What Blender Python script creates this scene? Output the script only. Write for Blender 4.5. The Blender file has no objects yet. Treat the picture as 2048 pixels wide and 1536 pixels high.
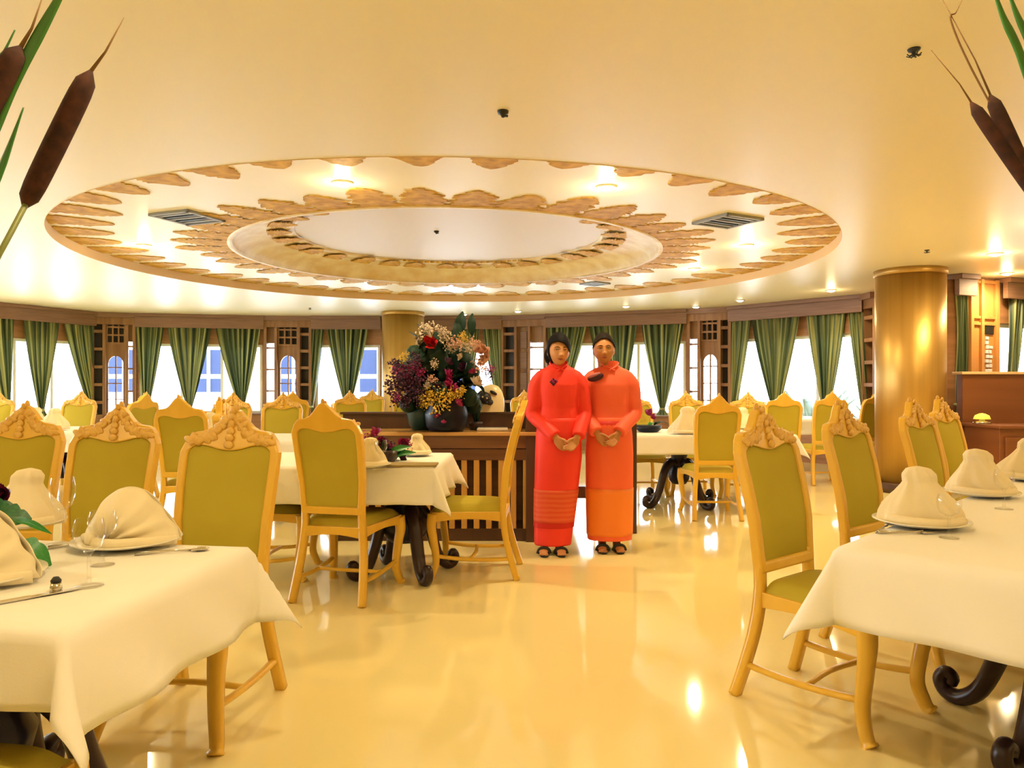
import bpy, math, random
from math import sin, cos, pi, sqrt, atan2, hypot, radians
from mathutils import Vector, Matrix, noise
random.seed(7)
SC = bpy.context.scene
COL = SC.collection

# ------------------------------------------------------------------ camera, world, exposure
F = 1500.0
cam_d = bpy.data.cameras.new('camera'); cam = bpy.data.objects.new('camera', cam_d); COL.objects.link(cam)
cam_d.sensor_width = 36; cam_d.lens = 36 * F / 2048; cam.location = (0, 0, 1.25)
cam.rotation_euler = (pi / 2, 0, 0); cam_d.clip_start = 0.05
SC.camera = cam
W = bpy.data.worlds.new('daylight'); SC.world = W; W.use_nodes = True
bg = W.node_tree.nodes['Background']; bg.inputs[0].default_value = (0.82, 0.91, 1.0, 1); bg.inputs[1].default_value = 20
SC.view_settings.view_transform = 'Standard'; SC.view_settings.look = 'None'
SC.view_settings.gamma = 1; SC.view_settings.use_curve_mapping = False
SC.view_settings.exposure = 0.0
SC.cycles.use_denoising = True
SC.cycles.max_bounces = 8; SC.cycles.diffuse_bounces = 4; SC.cycles.glossy_bounces = 4
SC.cycles.transmission_bounces = 6; SC.cycles.transparent_max_bounces = 12
SC.cycles.caustics_reflective = False; SC.cycles.caustics_refractive = False
SC.cycles.sample_clamp_indirect = 40
LAMP_COL = (1.0, 0.79, 0.44)
LAMP_W = 82

def P(x, y, d):
    return Vector(((x - 1024) * d / F, d, 1.25 + (768 - y) * d / F))

# ------------------------------------------------------------------ mesh helper
class MB:
    def __init__(s): s.v = []; s.f = []; s.sm = []; s.uv = None
    def add(s, vs, fs, smooth=True, M=None):
        o = len(s.v)
        if M is not None: vs = [M @ Vector(v) for v in vs]
        s.v += [tuple(v) for v in vs]
        s.f += [tuple(i + o for i in f) for f in fs]; s.sm += [smooth] * len(fs)
        return s
    def box(s, c, d, M=None, rz=0):
        x, y, z = d[0] / 2, d[1] / 2, d[2] / 2
        R = Matrix.Translation(c) @ Matrix.Rotation(rz, 4, 'Z')
        if M is not None: R = M @ R
        vs = [R @ Vector((a, b, e)) for e in (-z, z) for b in (-y, y) for a in (-x, x)]
        return s.add(vs, [(0, 2, 3, 1), (4, 5, 7, 6), (0, 1, 5, 4), (2, 6, 7, 3), (0, 4, 6, 2), (1, 3, 7, 5)], False)
    def tube(s, pts, rad, n=10, ref=(0, 1, 0), cap=True, sq=0, M=None):
        """pts: centres; rad: float/list of r or (rx,ry)"""
        pts = [Vector(p) for p in pts]; N = len(pts); vs = []; fs = []
        for i, p in enumerate(pts):
            t = (pts[min(i + 1, N - 1)] - pts[max(i - 1, 0)]).normalized()
            rf = Vector(ref)
            if abs(t.dot(rf)) > .95: rf = Vector((1, 0, 0))
            a = t.cross(rf).normalized(); b = t.cross(a).normalized()
            r = rad[i] if isinstance(rad, (list, tuple)) else rad
            rx, ry = r if isinstance(r, (list, tuple)) else (r, r)
            for k in range(n):
                an = 2 * pi * (k + (.5 if sq else 0)) / n; c, q = cos(an), sin(an)
                if sq:
                    m = max(abs(c), abs(q)) ; e = sq
                    c, q = c * ((1 - e) + e / m), q * ((1 - e) + e / m)
                vs.append(p + a * (c * rx) + b * (q * ry))
        for i in range(N - 1):
            for k in range(n):
                fs.append((i * n + k, i * n + (k + 1) % n, (i + 1) * n + (k + 1) % n, (i + 1) * n + k))
        if cap:
            fs.append(tuple(range(n))[::-1]); fs.append(tuple((N - 1) * n + k for k in range(n)))
        return s.add(vs, fs, True, M)
    def lathe(s, prof, n=24, M=None, cap=True):
        vs = []; fs = []
        for r, z in prof:
            for k in range(n): vs.append((r * cos(2 * pi * k / n), r * sin(2 * pi * k / n), z))
        for i in range(len(prof) - 1):
            for k in range(n):
                fs.append((i * n + k, i * n + (k + 1) % n, (i + 1) * n + (k + 1) % n, (i + 1) * n + k))
        if cap:
            fs.append(tuple(range(n))[::-1]); fs.append(tuple((len(prof) - 1) * n + k for k in range(n)))
        return s.add(vs, fs, True, M)
    def ell(s, c, r, n=12, m=8, M=None, R=None):
        vs = []; fs = []
        T = Matrix.Translation(c)
        if R is not None: T = T @ R
        if M is not None: T = M @ T
        for i in range(1, m):
            ph = pi * i / m
            for k in range(n):
                a = 2 * pi * k / n
                vs.append((r[0] * sin(ph) * cos(a), r[1] * sin(ph) * sin(a), r[2] * cos(ph)))
        t = len(vs); vs += [(0, 0, r[2]), (0, 0, -r[2])]
        for i in range(m - 2):
            for k in range(n):
                fs.append((i * n + k, (i + 1) * n + k, (i + 1) * n + (k + 1) % n, i * n + (k + 1) % n))
        for k in range(n):
            fs.append((t, k, (k + 1) % n)); fs.append((t + 1, (m - 2) * n + (k + 1) % n, (m - 2) * n + k))
        return s.add(vs, fs, True, T)
    def grid(s, fn, nu, nv, smooth=True, M=None, close=False, uv=False):
        vs = [fn(i / nu, j / nv) for j in range(nv + 1) for i in range(nu + 1)]
        fs = [(j * (nu + 1) + i, j * (nu + 1) + i + 1, (j + 1) * (nu + 1) + i + 1, (j + 1) * (nu + 1) + i)
              for j in range(nv) for i in range(nu)]
        if uv: s.uvs = [(i / nu, j / nv) for j in range(nv + 1) for i in range(nu + 1)]
        return s.add(vs, fs, smooth, M)
    def ring_extrude(s, outer, inner, t, mp):
        """closed frame between two 2D loops; mp(u, v, depth) -> xyz"""
        N = len(outer); vs = []
        for dpt in (-t / 2, t / 2):
            for lp in (outer, inner):
                vs += [mp(u, v, dpt) for u, v in lp]
        fs = []
        for k in range(N):
            q = (k + 1) % N
            fs += [(k, q, N + q, N + k), (2 * N + k, 3 * N + k, 3 * N + q, 2 * N + q),
                   (k, 2 * N + k, 2 * N + q, q), (N + k, N + q, 3 * N + q, 3 * N + k)]
        return s.add(vs, fs, False)
    def mesh(s, name, mat):
        me = bpy.data.meshes.new(name); me.from_pydata(s.v, [], s.f)
        me.polygons.foreach_set('use_smooth', s.sm)
        if getattr(s, 'uvs', None):
            ul = me.uv_layers.new(name='UVMap')
            for l in me.loops: ul.data[l.index].uv = s.uvs[l.vertex_index]
        if mat: me.materials.append(mat)
        me.update(); return me
    def build(s, name, mat, parent=None, loc=None, bevel=0, solid=0, sub=0, fixn=False):
        me = s.mesh(name, mat)
        if fixn:
            import bmesh
            b = bmesh.new(); b.from_mesh(me); bmesh.ops.recalc_face_normals(b, faces=b.faces); b.to_mesh(me); b.free()
        o = bpy.data.objects.new(name, me); COL.objects.link(o)
        if parent: o.parent = parent
        if loc is not None: o.location = loc
        if solid:
            m = o.modifiers.new('thick', 'SOLIDIFY'); m.thickness = solid; m.offset = 0
        if sub:
            m = o.modifiers.new('sub', 'SUBSURF'); m.levels = sub; m.render_levels = sub
        if bevel:
            m = o.modifiers.new('bevel', 'BEVEL'); m.width = bevel; m.segments = 2; m.limit_method = 'ANGLE'
        return o

def tag(o, label, cat, group=None, kind=None):
    o['label'] = label; o['category'] = cat
    if group: o['group'] = group
    if kind: o['kind'] = kind
    return o
def thing(name, label, cat, loc=(0, 0, 0), rz=0, group=None):
    o = bpy.data.objects.new(name, None); COL.objects.link(o); o.location = loc; o.rotation_euler = (0, 0, rz)
    o.empty_display_size = .1
    return tag(o, label, cat, group)
def struct(o, label=None):
    o['kind'] = 'structure'
    if label: o['label'] = label
    return o
def dup(root, loc, rz=None, label=None, group=None, scale=None):
    r = root.copy(); COL.objects.link(r); r.location = loc
    if rz is not None: r.rotation_euler = (0, 0, rz)
    if scale: r.scale = (scale,) * 3
    if label: r['label'] = label
    if group: r['group'] = group
    for ch in list(root.children):
        c = ch.copy(); COL.objects.link(c); c.parent = r
        for g in list(ch.children):
            d = g.copy(); COL.objects.link(d); d.parent = c
    return r

# ------------------------------------------------------------------ materials
def mat(name, col, rough=.5, metal=0, spec=.5, noise_=None, bump=None, emit=None, wood=None, coat=0):
    m = bpy.data.materials.new(name); m.use_nodes = True; nt = m.node_tree; b = nt.nodes['Principled BSDF']
    b.inputs['Base Color'].default_value = (*col, 1); b.inputs['Roughness'].default_value = rough
    b.inputs['Metallic'].default_value = metal; b.inputs['Specular IOR Level'].default_value = spec
    if coat: b.inputs['Coat Weight'].default_value = coat; b.inputs['Coat Roughness'].default_value = .12
    tc = nt.nodes.new('ShaderNodeTexCoord')
    if noise_ or wood:
        sc, c2, det = (noise_ or wood)[:3]
        mp = nt.nodes.new('ShaderNodeMapping'); nt.links.new(tc.outputs['Object'], mp.inputs[0])
        if wood: mp.inputs['Scale'].default_value = wood[3] if len(wood) > 3 else (1, 1, .08)
        n = nt.nodes.new('ShaderNodeTexNoise'); n.inputs['Scale'].default_value = sc; n.inputs['Detail'].default_value = det
        nt.links.new(mp.outputs[0], n.inputs[0])
        r = nt.nodes.new('ShaderNodeValToRGB'); r.color_ramp.elements[0].color = (*col, 1); r.color_ramp.elements[1].color = (*c2, 1)
        r.color_ramp.elements[0].position = .35; r.color_ramp.elements[1].position = .68
        nt.links.new(n.outputs[0], r.inputs[0]); nt.links.new(r.outputs[0], b.inputs['Base Color'])
    if bump:
        n2 = nt.nodes.new('ShaderNodeTexNoise'); n2.inputs['Scale'].default_value = bump[0]; n2.inputs['Detail'].default_value = 6
        nt.links.new(tc.outputs['Object'], n2.inputs[0])
        bp = nt.nodes.new('ShaderNodeBump'); bp.inputs['Strength'].default_value = bump[1]; bp.inputs['Distance'].default_value = bump[2] if len(bump) > 2 else .01
        nt.links.new(n2.outputs[0], bp.inputs['Height']); nt.links.new(bp.outputs[0], b.inputs['Normal'])
    if emit:
        b.inputs['Emission Color'].default_value = (*emit[0], 1); b.inputs['Emission Strength'].default_value = emit[1]
    return m
def glassmat(name, tint=(1, 1, 1), refl=.12, rough=.02):
    m = bpy.data.materials.new(name); m.use_nodes = True; nt = m.node_tree; nt.nodes.clear()
    o = nt.nodes.new('ShaderNodeOutputMaterial'); t = nt.nodes.new('ShaderNodeBsdfTransparent'); g = nt.nodes.new('ShaderNodeBsdfGlossy')
    t.inputs[0].default_value = (*tint, 1); g.inputs['Roughness'].default_value = rough
    lw = nt.nodes.new('ShaderNodeLayerWeight'); lw.inputs[0].default_value = refl * 2
    mx = nt.nodes.new('ShaderNodeMixShader')
    nt.links.new(lw.outputs['Facing'], mx.inputs[0]); nt.links.new(t.outputs[0], mx.inputs[1]); nt.links.new(g.outputs[0], mx.inputs[2])
    nt.links.new(mx.outputs[0], o.inputs[0]); return m

M_ceil = mat('ceiling_paint', (.88, .79, .55), .38, spec=.35)
M_lip = mat('ceiling_lip_tan', (.78, .56, .30), .5)
M_cove = mat('cove_sand_gold', (.72, .53, .24), .45, noise_=(5, (.86, .74, .46), 6))
M_inner = mat('inner_ceiling_white', (.74, .66, .62), .5)
M_leaf = mat('gold_leaf', (.46, .24, .02), .6, spec=.2, noise_=(9, (.74, .46, .07), 8), bump=(30, .4))
M_floor = mat('polished_cream_floor', (.90, .76, .36), .06, spec=.55, noise_=(.35, (.93, .80, .42), 2))
M_wall = mat('brown_wood_wall', (.42, .20, .09), .5, wood=(6, (.30, .14, .06), 4, (.3, .3, 3)))
M_wallplain = mat('cream_side_wall', (.80, .66, .44), .6)
M_pelmet = mat('pale_brown_pelmet_wood', (.27, .145, .088), .5, wood=(8, (.21, .11, .065), 4, (.3, .3, 6)))
M_screen = mat('carved_brown_wood', (.33, .17, .07), .5, wood=(14, (.22, .10, .04), 6), bump=(40, .4))
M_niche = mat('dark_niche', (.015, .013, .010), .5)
M_orange = mat('orange_brown_wood', (.52, .20, .08), .5)
M_sash = mat('white_window_sash', (.82, .80, .78), .5)
M_glass = glassmat('window_glass')
M_brass = mat('brushed_brass', (.54, .33, .09), .42, metal=.8, wood=(5, (.46, .28, .075), 3, (3, 3, .05)))
M_frame = mat('honey_lacquered_wood', (.82, .50, .055), .32, wood=(9, (.76, .44, .045), 3), coat=.25)
M_carve = mat('carved_gold_crest', (.84, .54, .14), .4, noise_=(25, (.72, .40, .07), 5), bump=(60, .4))
M_olive = mat('olive_upholstery', (.46, .36, .035), .8, spec=.2, noise_=(3, (.50, .40, .045), 2), bump=(300, .15, .002))
M_cloth = mat('white_linen', (.88, .84, .78), .8, spec=.2, bump=(220, .12, .002))
M_napkin = mat('cream_napkin', (.86, .74, .50), .75, spec=.2)
M_plate = mat('cream_porcelain', (.86, .80, .64), .15)
M_silver = mat('silver', (.62, .58, .50), .2, metal=1)
M_dark = mat('dark_table_wood', (.028, .014, .016), .3, spec=.4)
M_ped = mat('navy_black_pedestal', (.010, .009, .030), .35, spec=.4)
M_dark2 = mat('dark_brown_wood', (.085, .035, .018), .35, wood=(6, (.05, .02, .01), 4))
M_buffet = mat('brown_buffet_wood', (.20, .085, .03), .35, wood=(5, (.13, .05, .02), 4, (.2, 1, 3)))
M_bufftop = mat('polished_buffet_top', (.62, .36, .13), .2, wood=(5, (.52, .28, .09), 3, (.2, 1, 1)))
M_baluster = mat('amber_baluster', (.55, .30, .07), .4)
M_counter = mat('reddish_brown_counter', (.23, .075, .022), .4, wood=(3, (.18, .055, .015), 4, (.1, .1, 2)))
M_cgold = mat('light_wood_ledge', (.75, .50, .25), .35)
M_bulb = mat('lamp_lens', (1, 1, 1), .5, emit=((1, .88, .62), 40))
M_trimring = mat('lamp_ring', (.9, .84, .7), .3)
M_vent = mat('vent_grey', (.018, .026, .030), .5)
M_ventf = mat('vent_frame_grey', (.30, .31, .30), .5)
M_black = mat('black_fitting', (.012, .012, .012), .5)
M_lantern = mat('glowing_lantern', (1, .9, .6), .5, emit=((1, .80, .40), 3.5))
M_skin = mat('skin', (.58, .27, .11), .5, spec=.35)
M_skin2 = mat('skin_tan', (.50, .22, .085), .5, spec=.35)
M_hair = mat('black_hair', (.006, .005, .006), .65, spec=.08, bump=(90, .4, .003))
M_hair2 = mat('dark_brown_hair', (.014, .009, .007), .65, spec=.08, bump=(90, .4, .003))
M_red = mat('bright_red_silk', (.90, .052, .034), .55, spec=.3)
M_red2 = mat('deep_red_silk', (.62, .022, .014), .55, spec=.3)
M_coral = mat('coral_silk', (.95, .155, .085), .55, spec=.3)
M_coral2 = mat('orange_silk', (.93, .15, .060), .55, spec=.3)
M_lip1 = mat('lip_colour', (.36, .07, .05), .4)
M_eyew = mat('eye_white', (.75, .68, .6), .3)
M_iris = mat('eye_dark', (.01, .006, .005), .2)
M_magenta = mat('magenta_petal', (.34, .010, .12), .5)
M_purple = mat('dark_purple_petal', (.045, .003, .030), .6)
M_redrose = mat('red_rose_petal', (.50, .008, .012), .5)
M_pink = mat('dusty_pink_petal', (.62, .34, .24), .6)
M_beige = mat('beige_blossom', (.58, .46, .34), .6)
M_yellow = mat('yellow_sprig', (.66, .42, .04), .6)
M_green = mat('dark_green_leaf', (.003, .018, .012), .55, spec=.3, noise_=(20, (.005, .032, .014), 3))
M_green2 = mat('fresh_green_leaf', (.02, .20, .03), .4, noise_=(12, (.05, .28, .06), 3))
M_gleafd = mat('deep_green_leaf', (.008, .09, .03), .35, noise_=(14, (.02, .17, .04), 3))
M_navy = mat('navy_glazed_vase', (.003, .007, .022), .4, spec=.3)
M_cat = mat('cattail_brown', (.075, .022, .012), .9, noise_=(60, (.03, .010, .008), 4))
M_stem = mat('cattail_stem', (.20, .22, .06), .5)
M_stembr = mat('dry_stem', (.20, .10, .03), .6)
M_outwhite = mat('pale_facade', (.85, .86, .88), .8)
M_outblue = mat('blue_panes', (.017, .025, .058), .6, spec=.1)
M_outgreen = mat('pale_outdoor_foliage', (.10, .16, .15), .7)
M_fig1 = mat('cream_glaze', (.80, .68, .40), .3)
M_wine = glassmat('clear_glassware', (.99, .99, .98), .06)
M_clay = mat('glazed_pot', (.012, .05, .045), .4)

def brocade():
    m = mat('orange_brocade', (.80, .10, .035), .6)
    nt = m.node_tree; b = nt.nodes['Principled BSDF']; tc = nt.nodes.new('ShaderNodeTexCoord')
    w = nt.nodes.new('ShaderNodeTexWave'); w.wave_type = 'BANDS'; w.bands_direction = 'Z'; w.inputs['Scale'].default_value = 9; w.inputs['Distortion'].default_value = 2
    w.inputs['Detail'].default_value = 3
    nt.links.new(tc.outputs['Object'], w.inputs[0]); r = nt.nodes.new('ShaderNodeValToRGB')
    r.color_ramp.elements[0].color = (.74, .07, .025, 1); r.color_ramp.elements[1].color = (.78, .12, .04, 1)
    nt.links.new(w.outputs[0], r.inputs[0]); nt.links.new(r.outputs[0], b.inputs[0]); return m
M_brocade = brocade()
def curtainmat():
    m = mat('green_striped_silk', (.2, .25, .1), .45, spec=.4); nt = m.node_tree; b = nt.nodes['Principled BSDF']
    uv = nt.nodes.new('ShaderNodeUVMap'); mp = nt.nodes.new('ShaderNodeMapping'); mp.inputs['Scale'].default_value = (1, .02, 1)
    oi = nt.nodes.new('ShaderNodeObjectInfo'); nt.links.new(uv.outputs[0], mp.inputs[0])
    cb = nt.nodes.new('ShaderNodeCombineXYZ'); mu = nt.nodes.new('ShaderNodeMath'); mu.operation = 'MULTIPLY'; mu.inputs[1].default_value = 9
    nt.links.new(oi.outputs['Random'], mu.inputs[0]); nt.links.new(mu.outputs[0], cb.inputs[0]); nt.links.new(cb.outputs[0], mp.inputs['Location'])
    n = nt.nodes.new('ShaderNodeTexNoise'); n.inputs['Scale'].default_value = 12; n.inputs['Detail'].default_value = 1
    nt.links.new(mp.outputs[0], n.inputs[0]); r = nt.nodes.new('ShaderNodeValToRGB'); e = r.color_ramp.elements
    e[0].position = .38; e[0].color = (.016, .036, .020, 1); e[1].position = .60; e[1].color = (.38, .38, .14, 1)
    x = e.new(.5); x.color = (.115, .150, .060, 1)
    nt.links.new(n.outputs[0], r.inputs[0]); nt.links.new(r.outputs[0], b.inputs[0])
    tr = nt.nodes.new('ShaderNodeBsdfTranslucent'); nt.links.new(r.outputs[0], tr.inputs[0]); mx = nt.nodes.new('ShaderNodeMixShader'); mx.inputs[0].default_value = .06
    out = nt.nodes['Material Output']; nt.links.new(b.outputs[0], mx.inputs[1]); nt.links.new(tr.outputs[0], mx.inputs[2]); nt.links.new(mx.outputs[0], out.inputs[0])
    return m
M_curtain = curtainmat()

# ------------------------------------------------------------------ room shell
HC = 2.58
struct(MB().add([(-11.2, -4.2, 0), (9.2, -4.2, 0), (9.2, 15.4, 0), (-11.2, 15.4, 0), (-11.2, -4.2, -.2), (9.2, -4.2, -.2), (9.2, 15.4, -.2), (-11.2, 15.4, -.2)],
    [(0, 1, 2, 3), (7, 6, 5, 4), (0, 4, 5, 1), (1, 5, 6, 2), (2, 6, 7, 3), (3, 7, 4, 0)], False).build('floor', M_floor), 'polished cream floor')
CC = Vector((-.59, 8.24)); CI = Vector((-.685, 8.3)); R0 = 3.86; R1 = 2.29; R2 = 1.66; H1 = HC + .10; H2 = HC + .30
def ceiling():
    b = MB(); n = 128; xs = (-11.2, 9.2); ys = (-4.2, 15.4)
    vs = []; fs = []
    for k in range(n):
        a = 2 * pi * k / n; c, s = cos(a), sin(a); vs.append((CC.x + R0 * c, CC.y + R0 * s, HC))
    for k in range(n):
        a = 2 * pi * k / n; c, s = cos(a), sin(a)
        t = min((xs[1] - CC.x) / c if c > 1e-9 else (xs[0] - CC.x) / c if c < -1e-9 else 1e9,
                (ys[1] - CC.y) / s if s > 1e-9 else (ys[0] - CC.y) / s if s < -1e-9 else 1e9)
        vs.append((CC.x + t * c, CC.y + t * s, HC))
    for k in range(n): fs.append((k, (k + 1) % n, n + (k + 1) % n, n + k))
    b.add(vs, fs, False)
    # corners left by the fan
    def rings(prof, bb):
        vs = []; fs = []
        for r, z in prof:
            C_ = CC if r > 3 else CI
            for k in range(n):
                a = 2 * pi * k / n; vs.append((C_.x + r * cos(a), C_.y + r * sin(a), z))
        for i in range(len(prof) - 1):
            for k in range(n): fs.append((i * n + k, i * n + (k + 1) % n, (i + 1) * n + (k + 1) % n, (i + 1) * n + k))
        bb.add(vs, fs, True); return bb
    for cx, cy in ((xs[0], ys[0]), (xs[1], ys[0]), (xs[1], ys[1]), (xs[0], ys[1])):
        # fill triangles between the two rim points adjoining each corner
        best = sorted(range(n), key=lambda k: hypot(vs[n + k][0] - cx, vs[n + k][1] - cy))[:2]
        p = [vs[n + q] for q in best]; b.add([(cx, cy, HC), p[0], p[1]], [(0, 1, 2)], False)
    rings([(R0, H1), (R1 + .02, H1)], b)
    o = struct(b.build('ceiling', M_ceil), 'cream ceiling with round stepped recess')
    sl = MB().box((-1, 5.6, HC + .55), (20.6, 19.8, .2)); sl.build('roof_slab', M_ceil, o)
    rings([(R0, HC - .004), (R0, H1)], MB()).build('recess_lip', M_lip, o)
    rings([(R1 + .02, H1), (R1 + .02, H1 - .015), (R1 - .03, H1 - .015), (R1 - .03, H1 + .01), (R1 - .05, H1 + .05), (R1 - .12, H1 + .10), (R1 - .22, H1 + .14), (R1 - .33, H1 + .165), (R1 - .36, H1 + .155),
           (R1 - .44, H1 + .175), (R1 - .52, H1 + .185), (R1 - .54, H1 + .175), (R2, H2 - .012), (R2, H2)], MB()).build('cove_moulding', M_cove, o)
    b2 = MB(); b2.add([(CI.x + (R2 + .02) * cos(2 * pi * k / n), CI.y + (R2 + .02) * sin(2 * pi * k / n), H2) for k in range(n)], [tuple(range(n))], False)
    b2.build('inner_disc', M_inner, o)
    # gold petals in relief
    def petal(L, w, seed, jag):
        rnd = random.Random(seed); N = 26; out = []
        for i in range(N + 1):
            t = i / N; hw = w / 2 * (1 - t ** 2.6) ** .65
            out.append((t * L, hw * (1 + jag * (rnd.random() - .5)) + .002))
        N2 = len(out); vs = []
        for z in (0, -.007):
            for r, h in out: vs += [(r, -h, z), (r, h * (1 + jag * (rnd.random() - .5)), z)]
        fs = []
        for i in range(N):
            a = 2 * i; q = 2 * N2
            fs += [(a, a + 2, a + 3, a + 1), (q + a, q + a + 1, q + a + 3, q + a + 2), (a, q + a, q + a + 2, a + 2), (a + 1, a + 3, q + a + 3, q + a + 1)]
        fs += [(0, 1, 2 * N2 + 1, 2 * N2)]
        return MB().add(vs, fs, False).mesh('gold_petal', M_leaf)
    outs = [petal(.45 + .035 * i, .36, i, .25) for i in range(4)]; ins = [petal(.46 + .04 * i, .34, 10 + i, .5) for i in range(4)]
    for k in range(46):
        a = 2 * pi * (k + .5) / 46; p = bpy.data.objects.new('gold_petal', outs[k % 4]); COL.objects.link(p); p.parent = o
        p.location = (CC.x + (R0 - .005) * cos(a), CC.y + (R0 - .005) * sin(a), H1 - .001); p.rotation_euler = (0, 0, a + pi)
    for k in range(40):
        a = 2 * pi * k / 40; p = bpy.data.objects.new('gold_petal', ins[(k * 3) % 4]); COL.objects.link(p); p.parent = o
        p.location = (CI.x + (R1 + .01) * cos(a), CI.y + (R1 + .01) * sin(a), H1 - .001); p.rotation_euler = (0, 0, a)
    # scattered gilding on the cove lip
    for k in range(30):
        a = 2 * pi * (k + .3 * random.random()) / 30; p = bpy.data.objects.new('gold_petal', ins[k % 4]); COL.objects.link(p); p.parent = o
        p.location = (CI.x + (R1 - .36) * cos(a), CI.y + (R1 - .36) * sin(a), H1 + .150); p.rotation_euler = (0, -.07, a + pi); p.scale = (.55, .7, 1)
    rb = random.Random(3)
    for k in range(22):
        a = pi / 2 + (k - 11) * .045; 
        mb = MB().box((0, 0, 0), (.012, .03 + .03 * rb.random(), .018)); q = mb.build('gold_ornament', M_leaf, o)
        q.location = (CI.x + (R2 - .01) * cos(a), CI.y + (R2 - .01) * sin(a), H2 - .02); q.rotation_euler = (0, 0, a)
ceiling()

WT = .16
def seg(p0, p1):
    p0 = Vector(p0); p1 = Vector(p1); t = (p1 - p0); L = t.length; t.normalize(); n = Vector((t.y, -t.x))
    return dict(p0=p0, t=t, n=n, L=L, rz=atan2(t.y, t.x))
def wp(s, a, dep, z):
    q = s['p0'] + s['t'] * a + s['n'] * dep; return Vector((q.x, q.y, z))
def pxs(s, x):
    k = (x - 1024) / F  # solve X = k*Y
    p, t = s['p0'], s['t']; return (k * p.y - p.x) / (t.x - k * t.y)
def sbox(b, s, a0, a1, z0, z1, d0=-WT, d1=0):
    c = wp(s, (a0 + a1) / 2, (d0 + d1) / 2, (z0 + z1) / 2); b.box(c, (a1 - a0, d1 - d0, z1 - z0), rz=s['rz'])
def pd(x, d): return ((x - 1024) * d / F, d)
ZS, ZH, ZV = .68, 2.02, 2.32     # sill, window head, pelmet bottom
PTS = [(-10.6, 9.0), pd(-60, 11.9), pd(182, 13.9), pd(272, 14.2), pd(530, 14.75), pd(625, 14.8), pd(765, 14.8), pd(850, 14.8), pd(1005, 14.75), pd(1095, 14.4),
       pd(1377, 13.4), pd(1465, 13.0), pd(1735, 11.2), pd(1762, 10.8), (5.30, 9.15), (5.62, 9.28), (6.10, 9.48), (8.72, 10.53)]
BAYS = {0: 3, 1: 3, 3: 3, 5: 2, 7: 2, 9: 3, 11: 3, 14: 1, 16: 2}
SCREENS = [2, 4, 8, 10, 12]
segs = [seg(PTS[i], PTS[i + 1]) for i in range(len(PTS) - 1)]
wn = 0
bay_word = {0: 'window at the far left side', 1: 'leftmost window bay in view', 3: 'window bay between the two left screens', 5: 'window bay left of the far gold column', 7: 'window behind the big bouquet', 9: 'window bay behind the two women',
            11: 'window bay left of the large gold column', 14: 'narrow window right of the large gold column', 16: 'window above the counter at the right edge'}
def window(s, a0, a1, nsash, zs=ZS, zh=ZH):
    global wn; wn += 1
    root = bpy.data.objects.new('window_%d' % wn, None); COL.objects.link(root); struct(root)
    f = MB(); w = .05
    sbox(f, s, a0, a1, zs, zs + w, -.10, -.04); sbox(f, s, a0, a1, zh - w, zh, -.10, -.04)
    for k in range(nsash + 1):
        a = a0 + (a1 - a0 - w) * k / nsash; sbox(f, s, a, a + w, zs + w, zh - w, -.10, -.04)
    f.build('window_frame', M_sash, root)
    for k in range(nsash):
        g = MB(); q0 = a0 + (a1 - a0) * k / nsash + .03; q1 = a0 + (a1 - a0) * (k + 1) / nsash - .03; sbox(g, s, q0, q1, zs + .03, zh - .03, -.074, -.068); g.build('pane', M_glass, root)
    sl = MB(); sbox(sl, s, a0 - .02, a1 + .02, zs - .035, zs, -.10, .07); sl.build('window_sill', M_pelmet, root, bevel=.006)
    # daylight portal
    ld = bpy.data.lights.new('daylight_portal', 'AREA'); ld.shape = 'RECTANGLE'; ld.size = a1 - a0; ld.size_y = zh - zs; ld.cycles.is_portal = True
    lo = bpy.data.objects.new('daylight_portal', ld); COL.objects.link(lo); c = wp(s, (a0 + a1) / 2, -.14, (zs + zh) / 2); lo.location = c
    lo.rotation_euler = Vector((s['n'].x, s['n'].y, 0)).to_track_quat('-Z', 'Z').to_euler()
for i, s in enumerate(segs):
    L = s['L']; wallb = MB()
    if i in BAYS:
        sbox(wallb, s, 0, L, 0, ZS); sbox(wallb, s, 0, L, ZH, HC)
        sbox(wallb, s, 0, .05, ZS, ZH); sbox(wallb, s, L - .05, L, ZS, ZH)
        window(s, .05, L - .05, BAYS[i])
        v = MB(); sbox(v, s, .01, L - .01, ZV, HC - .06, .10, .16); sbox(v, s, .01, L - .01, HC - .06, HC - .002, .0, .20)
        o = v.build('pelmet', M_pelmet, bevel=.004); tag(o, 'pale brown wooden pelmet board over the ' + bay_word[i], 'pelmet', 'curtain pelmets')
    elif i not in SCREENS:
        sbox(wallb, s, 0, L, 0, HC)
    if wallb.v: struct(wallb.build('wall_back', M_wall), 'brown wood wall under and over the windows')
lw = MB(); lw.box((-10.7, 6.5, .34), (.2, 5.2, .68)); lw.box((-10.7, 6.5, 2.3), (.2, 5.2, .56)); lw.box((-10.7, -.2, 1.29), (.2, 8.2, 2.58))
struct(lw.build('wall_left', M_wallplain))
sL = seg((-10.6, 3.9), (-10.6, 9.0)); window(sL, .05, 5.05, 5)
struct(MB().box((8.9, 3.2, 1.29), (.2, 14.8, 2.58)).build('wall_right', M_wallplain))
struct(MB().box((-.9, -4.1, 1.29), (19.8, .2, 2.58)).build('wall_rear', M_wallplain))

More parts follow.
